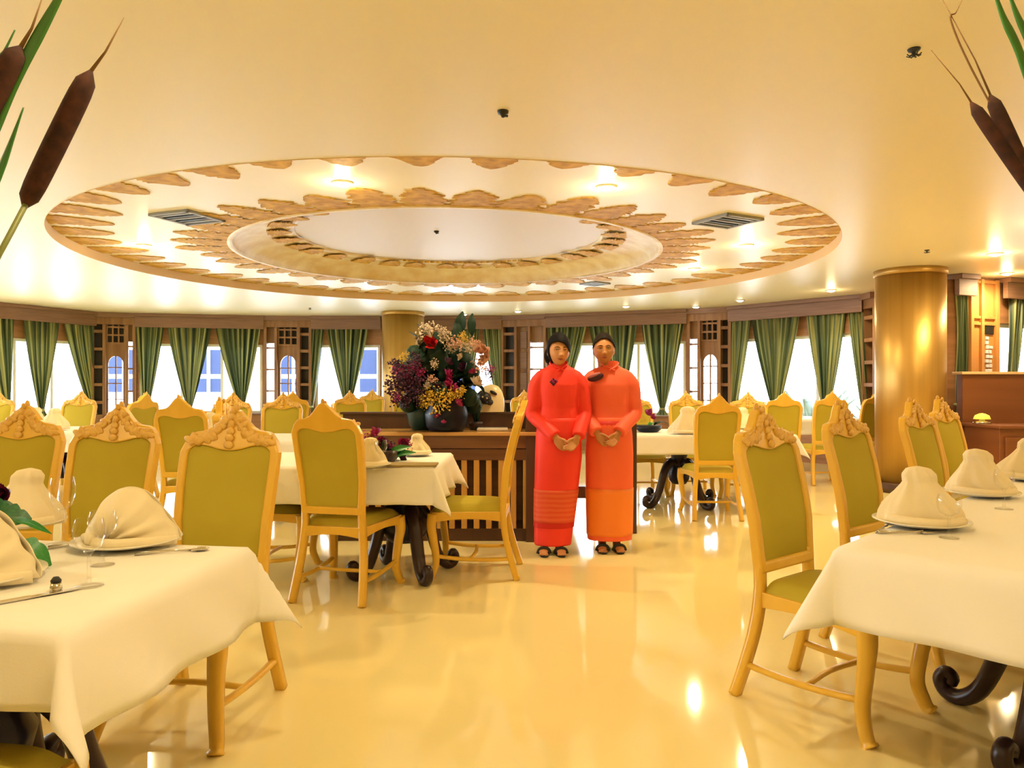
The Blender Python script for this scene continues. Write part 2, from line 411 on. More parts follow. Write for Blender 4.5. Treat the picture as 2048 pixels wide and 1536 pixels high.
# carved wooden screens between bays
def screen(i, word, layout):
    s = segs[i]; L = s['L']; root = thing('lattice_screen', word, 'screen', wp(s, 0, 0, 0), 0, 'carved wooden screens between the windows')
    o0 = Vector(root.location)
    def part(name, m, *boxes, bev=0):
        b = MB()
        for bx in boxes: sbox(b, s, *bx)
        b.v = [tuple(Vector(v) - o0) for v in b.v]; return b.build(name, m, root, bevel=bev)
    part('header', M_screen, (0, L, 2.36, HC - .002, -.1, .10)); part('header_moulding', M_pelmet, (0, L, HC - .09, HC - .003, .0, .16))
    part('dado', M_screen, (0, L, 0, ZS, -.1, .08))
    a = 0; w = .055
    for kind, fr in layout:
        b0 = a; b1 = a + L * fr; a = b1
        part('stile', M_screen, (b0, b0 + w, ZS, 2.36, -.06, .10), bev=.005)
        x0 = b0 + w; x1 = b1
        if kind == 'ladder':
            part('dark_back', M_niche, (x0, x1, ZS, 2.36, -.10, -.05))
            for k in range(5):
                z = ZS + .02 + (2.36 - ZS) * (k + .55) / 5.1; part('rung', M_screen, (x0, x1, z, z + .055, -.05, .08), bev=.004)
        elif kind == 'glass':
            for k in range(4):
                z = ZS + (2.36 - ZS) * k / 4; part('rung', M_screen, (x0, x1, z, z + .03, -.05, .07))
            part('panel', M_screen, (x0, x1, 2.05, 2.36, -.08, .0)); part('pane', M_glass, (x0, x1, ZS, 2.05, -.055, -.05))
        elif kind == 'arch':
            # wood panel with an arched opening and a latticed top
            xm = (x0 + x1) / 2; hw = (x1 - x0) / 2; ow = hw * .78; zc = 1.62; N = 14; b = MB()
            for dep in (.0,):
                loop = []
                for k in range(N + 1):
                    an = pi * k / N; loop.append((xm - ow * cos(an), zc + ow * 1.25 * sin(an)))
                for k in range(N):
                    (xa, za), (xb, zb) = loop[k], loop[k + 1]
                    vs = [wp(s, xa, .02, za), wp(s, xb, .02, zb), wp(s, xb, .02, 2.0), wp(s, xa, .02, 2.0), wp(s, xa, -.04, za), wp(s, xb, -.04, zb), wp(s, xb, -.04, 2.0), wp(s, xa, -.04, 2.0)]
                    b.add([v - o0 for v in vs], [(0, 1, 2, 3), (7, 6, 5, 4), (0, 4, 5, 1), (3, 2, 6, 7)], False)
            b2 = MB(); sbox(b2, s, x0, xm - ow, ZS, 2.0, -.04, .02); sbox(b2, s, xm + ow, x1, ZS, 2.0, -.04, .02); b2.v = [tuple(Vector(v) - o0) for v in b2.v]
            b.add(b2.v, b2.f, False); b.build('arch_panel', M_screen, root)
            part('pane', M_glass, (xm - ow, xm + ow, ZS, 2.0, -.03, -.025))
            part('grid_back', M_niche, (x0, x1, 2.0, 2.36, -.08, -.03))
            for k in range(3): part('grid_bar', M_screen, (x0, x1, 2.0 + k * .15, 2.03 + k * .15, -.03, .05))
            for k in range(4):
                q = x0 + (x1 - x0 - .025) * k / 3; part('grid_bar', M_screen, (q, q + .025, 2.0, 2.36, -.03, .045))
            for k in range(3): part('glazing_bar', M_screen, (xm - ow, xm + ow, .95 + k * .3, .97 + k * .3, -.025, .0))
            part('glazing_bar', M_screen, (xm - .012, xm + .012, ZS, 1.9, -.025, .005))
        elif kind == 'carved':
            part('panel', M_screen, (x0, x1, ZS, 2.36, -.08, -.01))
            n = 4
            for k in range(n):
                z0 = ZS + .06 + (1.6 / n) * k; part('raised_field', M_pelmet, (x0 + .04, x1 - .04, z0, z0 + 1.6 / n - .07, -.01, .02), bev=.008)
    part('stile', M_screen, (L - w, L, ZS, 2.36, -.06, .10), bev=.005)
    return root
screen(2, 'carved brown lattice screen with arched glass opening at far left, right of first curtains', [('ladder', .26), ('arch', .5), ('glass', .24)])
screen(4, 'carved brown lattice screen left of the far gold column', [('glass', .22), ('arch', .48), ('ladder', .3)])
screen(8, 'carved brown lattice screen right of the bouquet, behind the red dress', [('ladder', .3), ('carved', .3), ('glass', .4)])
screen(10, 'dark lattice screen to the right of the coral dress, between two window bays', [('glass', .24), ('arch', .46), ('ladder', .3)])
screen(12, 'narrow ladder screen tight against the left side of the large gold column', [('ladder', 1.0)])
# carved wood panel right of the large column
s15 = segs[15]
cp = thing('carved_panel', 'tall orange brown carved wood panel with pale stone mosaic inlay beyond the large gold column', 'panel', wp(s15, 0, 0, 0))
def cpart(name, m, bx, bev=0):
    b = MB(); sbox(b, s15, *bx); b.v = [tuple(Vector(v) - cp.location) for v in b.v]; return b.build(name, m, cp, bevel=bev)
M_opanel = mat('amber_panel_wood', (.62, .30, .09), .4, wood=(6, (.50, .22, .06), 4))
LL = s15['L']
cpart('field', M_opanel, (.0, LL, .9, 2.55, 0, .03))
for a, b_ in ((0, .05), (.19, .24), (LL - .06, LL)): cpart('stile', M_opanel, (a, b_, .9, 2.55, .03, .07), .005)
for z in (1.3, 1.98, 2.06, 2.5): cpart('rail', M_opanel, (.05, LL - .05, z, z + .035, .03, .055), .004)
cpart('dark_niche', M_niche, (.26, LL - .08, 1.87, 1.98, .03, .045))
M_stone = mat('pale_mosaic_stone', (.72, .74, .82), .5)
rs = random.Random(5)
for j in range(9):
    for i in range(2 if j < 7 else 1):
        w0 = .055; x = .29 + i * .062 + (0 if j % 2 else .012); z = 1.34 + j * .058
        cpart('mosaic_stone', M_stone, (x, x + w0 - .012 * rs.random(), z, z + .046 - .01 * rs.random(), .03, .05), .004)

# ------------------------------------------------------------------ curtains
def curtain(si, x0, x1, xt, label, wt=.05, z0=2.36, z1=.80, group=None):
    s = segs[si]; a0, a1, at = pxs(s, x0), pxs(s, x1), pxs(s, xt)
    base = wp(s, (a0 + a1) / 2, .06, 0); nf = max(3, int((a1 - a0) / .10)); H = z0 - z1
    root = thing('curtain', label, 'curtain', base, 0, group or 'tied green curtains')
    ph = random.random() * 6
    def fn(u, v):
        e = v ** 1.25
        l = a0 + (at - wt - a0) * e; r = a1 + (at + wt - a1) * e
        bow = sin(pi * v) * .05 * (a1 - a0)
        l -= -bow * .0; a = l + (r - l) * u
        amp = .035 * (1 - .45 * v)
        d = .045 + amp * sin(2 * pi * nf * u + ph + .6 * sin(4 * v)) + .01 * sin(7 * u + 5 * v)
        return wp(s, a, .035 + d, z0 - v * H) - base
    b = MB(); b.grid(fn, nf * 8, 22, uv=True); b.build('drape', M_curtain, root)
    t = MB(); c = wp(s, at, .08, z1) - base
    t.ell(c, (wt * 1.3, wt * 1.1, .03), 12, 6); t.build('tie_band', M_curtain, root)
    def tail(u, v):
        a = at + (u - .5) * (2 * wt + .12 * v); return wp(s, a, .08 + .02 * sin(14 * u), z1 - .11 * v) - base
    t = MB(); t.grid(tail, 14, 4, uv=True); t.build('tail', M_curtain, root)
CU = [(1, -40, 22, 8, 'straight green curtain cut by the left edge of the photo'), (1, 38, 110, 76, 'wide tied green curtain in the leftmost window bay'), (1, 122, 181, 178, 'green curtain swept right against the leftmost carved screen'),
      (3, 275, 330, 294, 'nearly straight green curtain just right of the leftmost carved screen'), (3, 337, 424, 380, 'middle green curtain of the bay between the two left screens'), (3, 433, 522, 484, 'right green curtain of the bay between the two left screens'),
      (5, 626, 650, 623, 'narrow dark green curtain edge right of the second carved screen'), (5, 655, 738, 697, 'pointed green curtain left of the far gold column'),
      (7, 925, 960, 930, 'dark green curtain mostly hidden behind the bouquet'), (7, 966, 1004, 1001, 'green curtain swept right just beside the bouquet'),
      (9, 1098, 1176, 1118, 'green curtain directly behind the head of the person in red'), (9, 1180, 1277, 1240, 'green curtain directly behind the person in coral'), (9, 1284, 1369, 1326, 'green curtain to the right of the person in coral'),
      (11, 1466, 1506, 1470, 'narrow green curtain right of the dark lattice screen'), (11, 1511, 1607, 1556, 'widest green curtain in the bay left of the large gold column'), (11, 1617, 1696, 1656, 'green curtain third along in the bay left of the large gold column'), (11, 1701, 1734, 1735, 'narrow green curtain against the ladder screen by the large gold column')]
for c in CU: curtain(*c)
curtain(14, 1902, 1924, 1913, 'slim straight dark green curtain right beside the large gold column', .09, z1=1.0)
curtain(16, 2010, 2036, 2006, 'green curtain at the right edge above the counter', .03)

# ------------------------------------------------------------------ outside
struct(MB().box((0, 26, -.9), (70, 60, .2)).build('ground', M_outwhite), 'pale overexposed ground outside')
fac = thing('building', 'pale white building with blue window panes seen through the left windows', 'building', (-5, 23, 0))
MB().box((0, .6, 3), (17, 1, 8)).build('facade', M_outwhite, fac)
for k in range(5):
    for j, (z0, z1) in enumerate(((1.0, 1.42), (1.55, 2.3))):
        x = -4.4 + k * 2.6 - 2.6
        w = MB().box((x, .08, (z0 + z1) / 2 + 0), (.95, .1, z1 - z0)).build('window', M_outblue, fac)
        MB().box((x + .1, .0, (z0 + z1) / 2), (.07, .08, z1 - z0)).build('mullion', M_outwhite, w)
for k, (x, y, h) in enumerate([(4.2, 16.5, 1.9), (6.0, 15.0, 2.1), (6.9, 13.6, 1.7), (8.6, 12.4, 1.9)]):
    sh = thing('outdoor_shrub', ['pale blurred shrub outside, seen right of the coral dress', 'pale feathery shrub outside the bay left of the large column', 'pale shrub outside nearest the large gold column', 'pale shrub outside the right edge window'][k], 'shrub', (x, y, -.8), 0, 'pale shrubs outside')
    b = MB()
    for q in range(46):
        a = random.random() * 2 * pi; r = .5 + .5 * random.random(); hh = h * (.5 + .5 * random.random())
        p = [(0, 0, .1), (cos(a) * r * .4, sin(a) * r * .4, hh * .75), (cos(a) * r, sin(a) * r, hh)]
        b.tube(p, [(.03, .01), (.07, .01), (.005, .004)], 5)
    b.build('foliage', M_outgreen, sh)

# ------------------------------------------------------------------ columns
def column(x, y, r, label):
    c = thing('column', label, 'column', (x, y, 0)); c['kind'] = 'structure'
    MB().lathe([(r, .12), (r, HC - .07)], 64).build('shaft', M_brass, c)
    MB().lathe([(r + .03, 0), (r + .03, .10), (r + .01, .12), (r, .12)], 64).build('base', M_dark2, c)
    MB().lathe([(r, HC - .07), (r + .015, HC - .065), (r + .015, HC)], 64).build('capital', M_brass, c)
column(4.66, 8.78, .375, 'large brushed gold column at the right side of the room')
column(-2.02, 13.9, .385, 'far gold column behind the bouquet')

# ------------------------------------------------------------------ ceiling lights
def lamp(x, y, z, label, light=True, power=LAMP_W, grp='recessed ceiling lights'):
    t = thing('downlight', label, 'light', (x, y, z), 0, grp)
    MB().lathe([(.075, 0), (.075, -.012), (.05, -.014), (.05, -.002)], 24).build('ring', M_trimring, t)
    MB().ell((0, 0, -.008), (.052, .052, .022), 16, 8).build('lens', M_bulb, t)
    if light:
        for kind, e, dz in (('SPOT', power, .05), ('POINT', power * .06, .10)):
            ld = bpy.data.lights.new('downlight_beam', kind); ld.energy = e; ld.color = LAMP_COL; ld.shadow_soft_size = .05
            if kind == 'SPOT': ld.spot_size = radians(172); ld.spot_blend = .6
            lo = bpy.data.objects.new('downlight_beam', ld); COL.objects.link(lo); lo.location = (x, y, z - dz)
LP = [(685, 365, H1, 'brightest starry downlight inside the gold ring, left of centre'), (1213, 373, H1, 'bright starry downlight inside the gold ring, right of centre'), (288, 490, H1, 'dim downlight at the left inside the gold ring'),
      (1493, 490, H1, 'downlight at the right inside the gold ring, beneath the right vent'), (1389, 537, H1, 'downlight near the far right inside edge of the gold ring'),
      (1990, 507, HC, 'downlight above and right of the large gold column'), (1662, 580, HC, 'downlight left of the large gold column'), (1480, 600, HC, 'small far downlight above the dark lattice screen'),
      (1252, 612, HC, 'small far downlight above the person in coral'), (1036, 622, HC, 'small far downlight above the screen beside the person in red'), (928, 628, HC, 'small far downlight over the bouquet window'), (2014, 546, HC, 'flared downlight near the right edge above the carved panel'),
      (1392, 613, HC, 'small far downlight just left of the dark lattice screen')]
for x, y, z, lb in LP:
    d = (z - 1.25) * F / (768 - y); lamp((x - 1024) * d / F, d, z, lb, y < 600, LAMP_W * (1.0 if y < 560 else .7))
for x, y in [(-3.2, 1.2), (0, 1.0), (4.4, 1.6), (-2.2, -1.8), (4.8, -2.0), (-6.2, 3.5), (6.4, 3.8), (-7.6, 8.5), (4.4, 6.0)]:  # unseen downlights, added to supply fill light for the room
    lamp(x, y, HC, 'fill downlight added out of view over the near part of the room')
def vent(px, py, z, rz, label, sc=1):
    d = (z - 1.25) * F / (768 - py); t = thing('ceiling_vent', label, 'vent', ((px - 1024) * d / F, d, z), rz, 'square ceiling vents')
    s_ = .20 * sc
    MB().box((0, 0, -.004), (2 * s_, 2 * s_, .006)).build('backing', M_vent, t)
    f = MB()
    for a, b in ((1, 0), (-1, 0), (0, 1), (0, -1)): f.box((a * s_, b * s_, -.012), (.03 if a else 2 * s_ + .03, .03 if b else 2 * s_ + .03, .02))
    f.build('frame', M_ventf, t)
    for k in range(5): MB().box((0, -s_ + (k + 1) * 2 * s_ / 6, -.012), (2 * s_, .03, .012)).build('slat', M_vent if k % 2 else M_ventf, t)
vent(375, 433, H1, radians(-22), 'diamond-set dark vent inside the gold ring at left'); vent(1455, 440, H1, radians(29), 'diamond-set dark vent inside the gold ring at right')
vent(492, 569, H1, radians(64), 'small far vent at the lower left of the gold ring', .7); vent(1190, 566, H1, radians(40), 'small far vent at the lower right of the gold ring', .7)
def fitting(px, py, z, label, kind):
    d = (z - 1.25) * F / (768 - py); t = thing('ceiling_fitting' if kind else 'sprinkler', label, 'fitting', ((px - 1024) * d / F, d, z)); t.scale = (.62,) * 3
    if kind == 1:
        MB().lathe([(.045, 0), (.042, -.02), (.02, -.035), (.012, -.05)], 18).build('body', M_black, t); MB().box((.015, 0, -.04), (.05, .02, .012)).build('deflector', M_black, t)
    else:
        MB().lathe([(.04, 0), (.035, -.012), (.012, -.02), (.010, -.05)], 16).build('rose', M_vent, t)
        b = MB()
        for k in range(8): b.tube([(0, 0, -.03), (.03 * cos(k * pi / 4), .03 * sin(k * pi / 4), -.045), (.045 * cos(k * pi / 4), .045 * sin(k * pi / 4), -.035)], .004, 6)
        b.build('deflector', M_vent, t)
fitting(1006, 222, HC, 'small black ceiling sensor in front of the gold ring', 1); fitting(1828, 98, HC, 'dark metal sprinkler head in the upper right ceiling', 0)
fitting(873, 462, H2, 'small dark square sensor in the centre of the inner ceiling disc', 1); fitting(1854, 500, HC, 'small brown sprinkler above the large gold column', 0); fitting(620, 616, HC, 'tiny far sprinkler above the second window bay', 0)

# ------------------------------------------------------------------ chair
def catmull(pts, n=6):
    out = []; P_ = [pts[0]] + list(pts) + [pts[-1]]
    for i in range(1, len(P_) - 2):
        p0, p1, p2, p3 = [Vector(q) for q in P_[i - 1:i + 3]]
        for k in range(n):
            t = k / n; out.append(.5 * ((2 * p1) + (-p0 + p2) * t + (2 * p0 - 5 * p1 + 4 * p2 - p3) * t * t + (-p0 + 3 * p1 - 3 * p2 + p3) * t ** 3))
    out.append(Vector(pts[-1])); return out
def backy(z):
    ks = [(.40, .015), (.55, .0), (.70, -.012), (.85, -.045), (1.0, -.085), (1.15, -.13), (1.25, -.16)]
    for (z0, y0), (z1, y1) in zip(ks, ks[1:]):
        if z <= z1: return y0 + (y1 - y0) * (z - z0) / (z1 - z0)
    return ks[-1][1]
def make_chair():
    t = thing('dining_chair', 'x', 'chair', (0, 0, 0), 0, 'high-backed olive dining chairs')
    mp = lambda u, z, d: (u, backy(z) + d, z)
    # outer outline
    def top(u):  # crest height over u in -1..1
        a = abs(u); sh = 1.045 - .075 * max(0, (a - .72) / .28) ** 2.2
        og = .095 * (cos(min(1, a / .62) * pi) * .5 + .5) ** 1.5 * (1 if a < .62 else 0)
        return sh + og * .8 + .025 * (1 - a)
    def hw(z): return .192 + .022 * sin(max(0, min(1, (z - .5) / .5)) * pi * .5)
    outer = []; inner = []
    zs = [.50 + (.955 - .50) * k / 10 for k in range(11)]
    iz = [.545 + (.955 - .545) * k / 10 for k in range(11)]
    for z, z2 in zip(zs, iz): outer.append((-hw(z), z)); inner.append((-(hw(z2) - .036), z2))
    N = 20; W1 = hw(.97)
    itop = lambda u: .992 - .016 * cos(u * pi) - .03 * abs(u) ** 6
    for k in range(0, N + 1):
        u = -1 + 2 * k / N; outer.append((u * W1, top(u))); inner.append((u * (W1 - .040), itop(u)))
    for z, z2 in zip(zs[::-1], iz[::-1]): outer.append((hw(z), z)); inner.append((hw(z2) - .036, z2))
    fr = MB(); fr.ring_extrude(outer, inner, .045, mp); fr.build('back_frame', M_frame, t, bevel=.008, fixn=True)
    # padded back, front and rear faces
    def pad(side):
        def fn(u, v):
            zt = itop(2 * u - 1) + .004; z = .542 + (zt - .542) * v; w = hw(z) - .034; x = (2 * u - 1) * w
            puff = (1 - (2 * u - 1) ** 4) * (1 - (2 * v - 1) ** 6) * (.016 if side > 0 else .006)
            return (x, backy(z) + side * (.010 + puff), z)
        return fn
    b = MB(); b.grid(pad(1), 14, 18); b.build('backrest', M_olive, t); b = MB(); b.grid(pad(-1), 14, 18)
    b.f = [f[::-1] for f in b.f]; b.build('back_panel', M_olive, t)
    # carved crest
    c = MB(); rnd = random.Random(2)
    for k in range(26):
        a = (k / 25) * 2 - 1; zt = top(a * .78); z = zt - .022 - .035 * rnd.random() * (1 - .6 * abs(a)); 
        R = Matrix.Rotation(rnd.random() * 3, 4, 'Y'); c.ell((a * W1 * .80, backy(z) + .026, z), (.030, .008, .015), 8, 6, R=R)
    for k in range(6):
        z = 1.0 + .028 * k; c.ell((0, backy(z) + .028, z), (.022 - .002 * k, .011, .017), 8, 6)
    c.ell((0, backy(1.15), 1.146), (.013, .013, .024), 8, 6)
    for sg in (-1, 1):
        c.tube(catmull([(sg * .02, backy(1.1) + .026, 1.10), (sg * .06, backy(1.07) + .028, 1.055), (sg * .12, backy(1.04) + .026, 1.035), (sg * .17, backy(1.0) + .024, 1.0)]), .009, 8)
    c.build('crest_carving', M_carve, t)
    # seat
    def seat(u, v):
        y = .0 + .455 * v; w = .183 + .047 * v; x = (2 * u - 1) * w
        e = (1 - (2 * u - 1) ** 6) * (1 - (2 * v - 1) ** 6)
        return (x, y + .01, .425 + .06 * e ** .35)
    b = MB(); b.grid(seat, 16, 14); b.build('seat', M_olive, t)
    f = MB()
    def rail(p, q, h0=.365, h1=.43, th=.028, arch=.02):
        p = Vector(p); q = Vector(q); d = (q - p); L = d.length; d.normalize(); n = Vector((-d.y, d.x)); vs = []; K = 8
        for k in range(K + 1):
            c_ = p + d * L * k / K; lo = h0 + arch * sin(pi * k / K)
            for sg in (-1, 1):
                e = c_ + n * th / 2 * sg; vs += [(e.x, e.y, lo), (e.x, e.y, h1)]
        fs = []
        for k in range(K):
            a = 4 * k; fs += [(a, a + 4, a + 5, a + 1), (a + 2, a + 3, a + 7, a + 6), (a + 1, a + 5, a + 7, a + 3), (a, a + 2, a + 6, a + 4)]
        fs += [(0, 1, 3, 2), (4 * K, 4 * K + 2, 4 * K + 3, 4 * K + 1)]; f.add(vs, fs, False)
    rail((-.178, .0), (.178, .0)); rail((.178, .0), (.228, .46)); rail((.228, .46), (-.228, .46)); rail((-.228, .46), (-.178, .0))
    f.build('seat_frame', M_frame, t, bevel=.004, fixn=True)
    for sg in (-1, 1):
        l = MB(); pts = catmull([(sg * .215, -.085, 0), (sg * .205, -.045, .13), (sg * .192, -.008, .28), (sg * .178, .006, .42), (sg * .1745, .0, .56)])
        l.tube(pts, [(.0205 if k < len(pts) - 6 else .0195) for k in range(len(pts))], 12, sq=.75); l.build('leg', M_frame, t)
        l = MB(); pts = catmull([(sg * .232, .475, 0), (sg * .226, .455, .035), (sg * .212, .435, .12), (sg * .222, .452, .26), (sg * .232, .462, .34), (sg * .226, .455, .42)])
        N_ = len(pts); l.tube(pts, [.020 + .013 * (k / (N_ - 1)) ** 1.5 + (.006 if k < 3 else 0) for k in range(N_)], 12, sq=.5); l.build('leg', M_frame, t)
        s_ = MB(); pts = catmull([(sg * .207, -.05, .135), (sg * .206, .10, .125), (sg * .206, .28, .128), (sg * .212, .43, .145)], 4)
        s_.tube(pts, [(.012, .016)] * len(pts), 8, sq=.7); s_.build('stretcher', M_frame, t)
    s_ = MB(); s_.tube(catmull([(-.205, .22, .127), (0, .20, .130), (.205, .22, .127)], 4), (.011), 8, sq=.6); s_.build('stretcher', M_frame, t)
    return t
chair0 = make_chair(); _used = [False]
def chair(x, y, fx, fy, label, group=None):
    rz = atan2(-fx, fy)
    if not _used[0]:
        _used[0] = True; chair0.location = (x, y, 0); chair0.rotation_euler = (0, 0, rz); chair0['label'] = label
        return chair0
    return dup(chair0, (x, y, 0), rz, label)
CH = [  # rear-centre x, y, facing, label
 (-1.17, 3.02, -.12, -1, 'olive dining chair facing the camera at the far right corner of the near left table'),
 (-1.87, 3.45, -.05, -1, 'olive dining chair with carved crest behind the fan napkin on the near left table'),
 (-2.42, 3.62, .02, -1, 'olive dining chair cut by the left edge behind the leaves and flower'),
 (-1.24, 1.20, .12, 1, 'olive dining chair whose seat corner shows under the cloth at bottom left'),
 (-1.03, 4.32, .22, .97, 'olive dining chair with its back to the camera at the middle table with magenta flowers'),
 (-.04, 5.0, -1, .06, 'olive dining chair in profile at the middle table, beside the person in red'),
 (-1.80, 4.95, 1, .05, 'olive dining chair at the left end of the middle table, mostly hidden'),
 (1.12, 3.09, .62, -.785, 'nearest right olive dining chair, fully seen at the head of the right table row'),
 (1.76, 3.77, .62, -.785, 'second olive dining chair along the right table, in front of the cone napkin'),
 (2.53, 4.52, .62, -.785, 'third olive dining chair along the right table, before the large gold column'),
 (3.10, 5.22, .62, -.785, 'fourth and slimmest olive dining chair along the right table, before the brown counter'),
 (-2.62, 6.02, .0, 1, 'olive chair seen from behind between the two near left carved chairs'),
 (1.88, 6.92, .02, 1, 'olive chair seen from behind at the round scroll-legged table right of the person in coral'),
 (3.92, 9.3, 0, 1, 'olive chair seen from behind just left of the large gold column'),
 (1.45, 8.75, .1, -1, 'pale olive chair facing the camera right beside the sleeve of the person in coral'),
 (2.07, 8.85, -.1, -1, 'pale olive chair facing the camera, left behind the back-view chair with dark scroll table'),
 (2.66, 8.5, -.4, -.9, 'pale olive chair right of the back-view chair, turned toward the scroll-legged table'),
 (3.24, 8.98, .2, 1, 'distant olive chair between the turned chair and the back-view chair near the column'),
 (4.74, 9.9, -.3, 1, 'shaded olive chair tucked against the large gold column'),
 (-4.05, 8.1, -.9, .3, 'pale olive chair below the nearly straight curtain beside the leftmost screen'),
 (-5.35, 9.2, 0, -1, 'sunlit washed-out chair in front of the leftmost window bay'),
 (-6.3, 9.1, .1, -1, 'washed-out chair at the far left behind the lace-topped near chair'),
 (-2.98, 7.9, 0, -1, 'distant chair facing the camera behind the back-view chair on the left'),
 (-2.45, 7.95, .1, -1, 'distant chair facing the camera with pointed crest, above the near left chair'),
 (-2.75, 9.3, -.5, .85, 'distant turned olive chair under the second carved screen'),
 (-2.10, 9.75, .3, -1, 'distant pale chair below the pointed curtain left of the far column'),
 (-2.30, 12.2, 0, -1, 'tiny far chair in front of the far gold column'), (-1.75, 12.3, 0, -1, 'tiny far chair just left of the bouquet'),
 (.2, 10.8, .2, -1, 'far chair half hidden by the shoulder of the person in red'),
]
for c in CH: chair(*c)

# ------------------------------------------------------------------ tables
def cloth(name, label, c0, u, L, Wd, drop=.22, ztop=.755, nw=3, seed=1, amp=.014, near=None):
    """c0 = table corner; u = unit direction of length, v = u rotated -90 deg"""
    u = Vector(u).normalized(); v = Vector((u.y, -u.x)); c0 = Vector(c0); ctr = c0 + u * L / 2 + v * Wd / 2; rnd = random.Random(seed); ph = rnd.random() * 6
    def samples(T, dn=None):
        dn = dn or drop
        n = max(8, int(T / .045)); k = 9
        return [-drop * (1 - i / k) for i in range(k)] + [-.0] + [T * (i + .0) / n for i in range(1, n)] + [T] + [T + dn * (i + 1) / k for i in range(k)]
    A = samples(L); B = samples(Wd, near); vs = []; R = .018
    for b in B:
        for a in A:
            ax = min(a, 0) + max(a - L, 0); bx = min(b, 0) + max(b - Wd, 0); r = hypot(ax, bx)
            ca = min(max(a, 0), L); cb = min(max(b, 0), Wd); z = ztop; oa = ob = 0
            if r > 1e-9:
                th = atan2(abs(bx), abs(ax)); cn = sin(2 * th) ** 2
                da, db = ax / r, bx / r
                arc = min(r, R * pi / 2); hor = R * sin(arc / R); ver = R * (1 - cos(arc / R)); rr = r - arc
                phi = .10 + .42 * cn + amp * 6 * sin(nw * 2 * pi * (a + b) / 1.0 + ph) * min(1, r / drop) * (1 - cn)
                hor += rr * sin(phi); ver += rr * cos(phi)
                if cn > 0: ver *= 1 - .02 * cn
                oa, ob = da * hor, db * hor; z = ztop - ver
            q = c0 + u * (ca + oa) + v * (cb + ob)
            vs.append((q.x - ctr.x, q.y - ctr.y, z))
    nA = len(A); fs = [(j * nA + i, j * nA + i + 1, (j + 1) * nA + i + 1, (j + 1) * nA + i) for j in range(len(B) - 1) for i in range(nA - 1)]
    o = MB().add(vs, fs, True).build(name, M_cloth, None, (ctr.x, ctr.y, 0), solid=.003)
    tag(o, label, 'tablecloth', 'white tablecloths'); return o
def table(label, c0, u, L, Wd, peds, ztop=.75, ang=.8, ls=1.0, pr=1.0):
    u = Vector(u).normalized(); v = Vector((u.y, -u.x)); c0 = Vector(c0); ctr = c0 + u * L / 2 + v * Wd / 2; rz = atan2(u.y, u.x)
    t = thing('dining_table', label, 'table', (ctr.x, ctr.y, 0), rz, 'dark pedestal tables')
    MB().box((0, 0, ztop - .015), (L - .006, Wd - .006, .03)).build('tabletop', M_dark2, t, bevel=.004)
    MB().box((0, 0, ztop - .075), (L * .8, Wd * .7, .09)).build('apron', M_dark, t)
    for px in peds:
        MB().lathe([(a_ * pr, z_) for a_, z_ in [(.07, .22), (.10, .26), (.12, .34), (.085, .40), (.075, .48), (.10, .56), (.13, .60), (.14, ztop - .12)]], 28, Matrix.Translation((px, 0, 0))).build('pedestal', M_ped, t)
        for k in range(4):
            a = ang + k * pi / 2; ca, sa = cos(a), sin(a)
            prof = [(.04, .42), (.12, .44), (.20, .36), (.25, .22), (.31, .09), (.38, .03), (.44, .035), (.465, .075), (.445, .11), (.415, .095), (.42, .07)]
            pts = catmull([(px + r * ls * ca, r * ls * sa, z) for r, z in prof], 4); n_ = len(pts)
            MB().tube(pts, [(.036 * (1 - .62 * i / n_) + .006, .045 * (1 - .62 * i / n_) + .006) for i in range(n_)], 10, ref=(-sa, ca, 0)).build('leg', M_dark, t)
    return t
U45 = Vector((.7071, .7071))
# near left table: corner B far right, length runs left
uL = Vector((.138, .990)).normalized(); vL = Vector((-uL.y, uL.x))
B_ = Vector((-.80, 2.27)); A_ = B_ - uL * .77
farL = A_ + vL * 1.9
# length direction from left end to right end so that v (=u rotated -90) points toward camera
uu = -vL; c0 = farL + uL * .77
table('dark pedestal table under the near left white cloth', c0, uu, 1.9, .77, (.42, -.5), ang=.35)
cloth('tablecloth', 'white cloth draped over the near left table with fan napkins', c0, uu, 1.9, .77, .235, seed=3, near=.165)
# right table
cR = Vector((.995, 2.28)); table('dark scroll-footed pedestal table under the right white cloth', cR, U45, 3.3, .9, (-.76, .9), ang=1.31, pr=1.35)
cloth('tablecloth', 'white cloth draped over the long right table with cone napkins', cR, U45, 3.3, .9, .24, seed=5, amp=.01)
# middle table
uM = Vector((1, -.03)).normalized(); cM = Vector((-1.66, 5.42)); table('dark table under the middle white cloth with magenta flowers', cM, uM, 1.22, .93, (.36,), ang=-1.0, ls=.8, pr=1.35)
cloth('tablecloth', 'white cloth on the middle table between back-view and profile chairs', cM, uM, 1.22, .93, .23, seed=8, amp=.02)
uT = Vector((1, .05)).normalized()
cT = Vector((.98, 8.2)); table('dark scroll-legged table right of the person in coral', cT, uT, 1.75, .95, (-.15,), ang=.5)
cloth('tablecloth', 'white cloth on the scroll-legged table right of the person in coral', cT, uT, 1.75, .95, .20, seed=9)
for k, (c, L_, W_, lb) in enumerate([((-3.3, 7.5), 1.45, .95, 'left table ahead of the back-view chair'), ((-5.7, 8.75), 1.5, 1.0, 'sunlit table before the leftmost windows'), ((3.0, 11.2), 1.4, .8, 'table near the large gold column by the windows'),
                                     ((-3.0, 11.0), 1.4, 1.0, 'far table before the second carved screen'), ((-2.3, 13.3), 1.5, .8, 'small far table beneath the far gold column')]):
    table('dark pedestal under the cloth of the ' + lb, c, (1, 0), L_, W_, (0,)); cloth('tablecloth', 'white cloth on the ' + lb, c, (1, 0), L_, W_, .22, seed=20 + k)

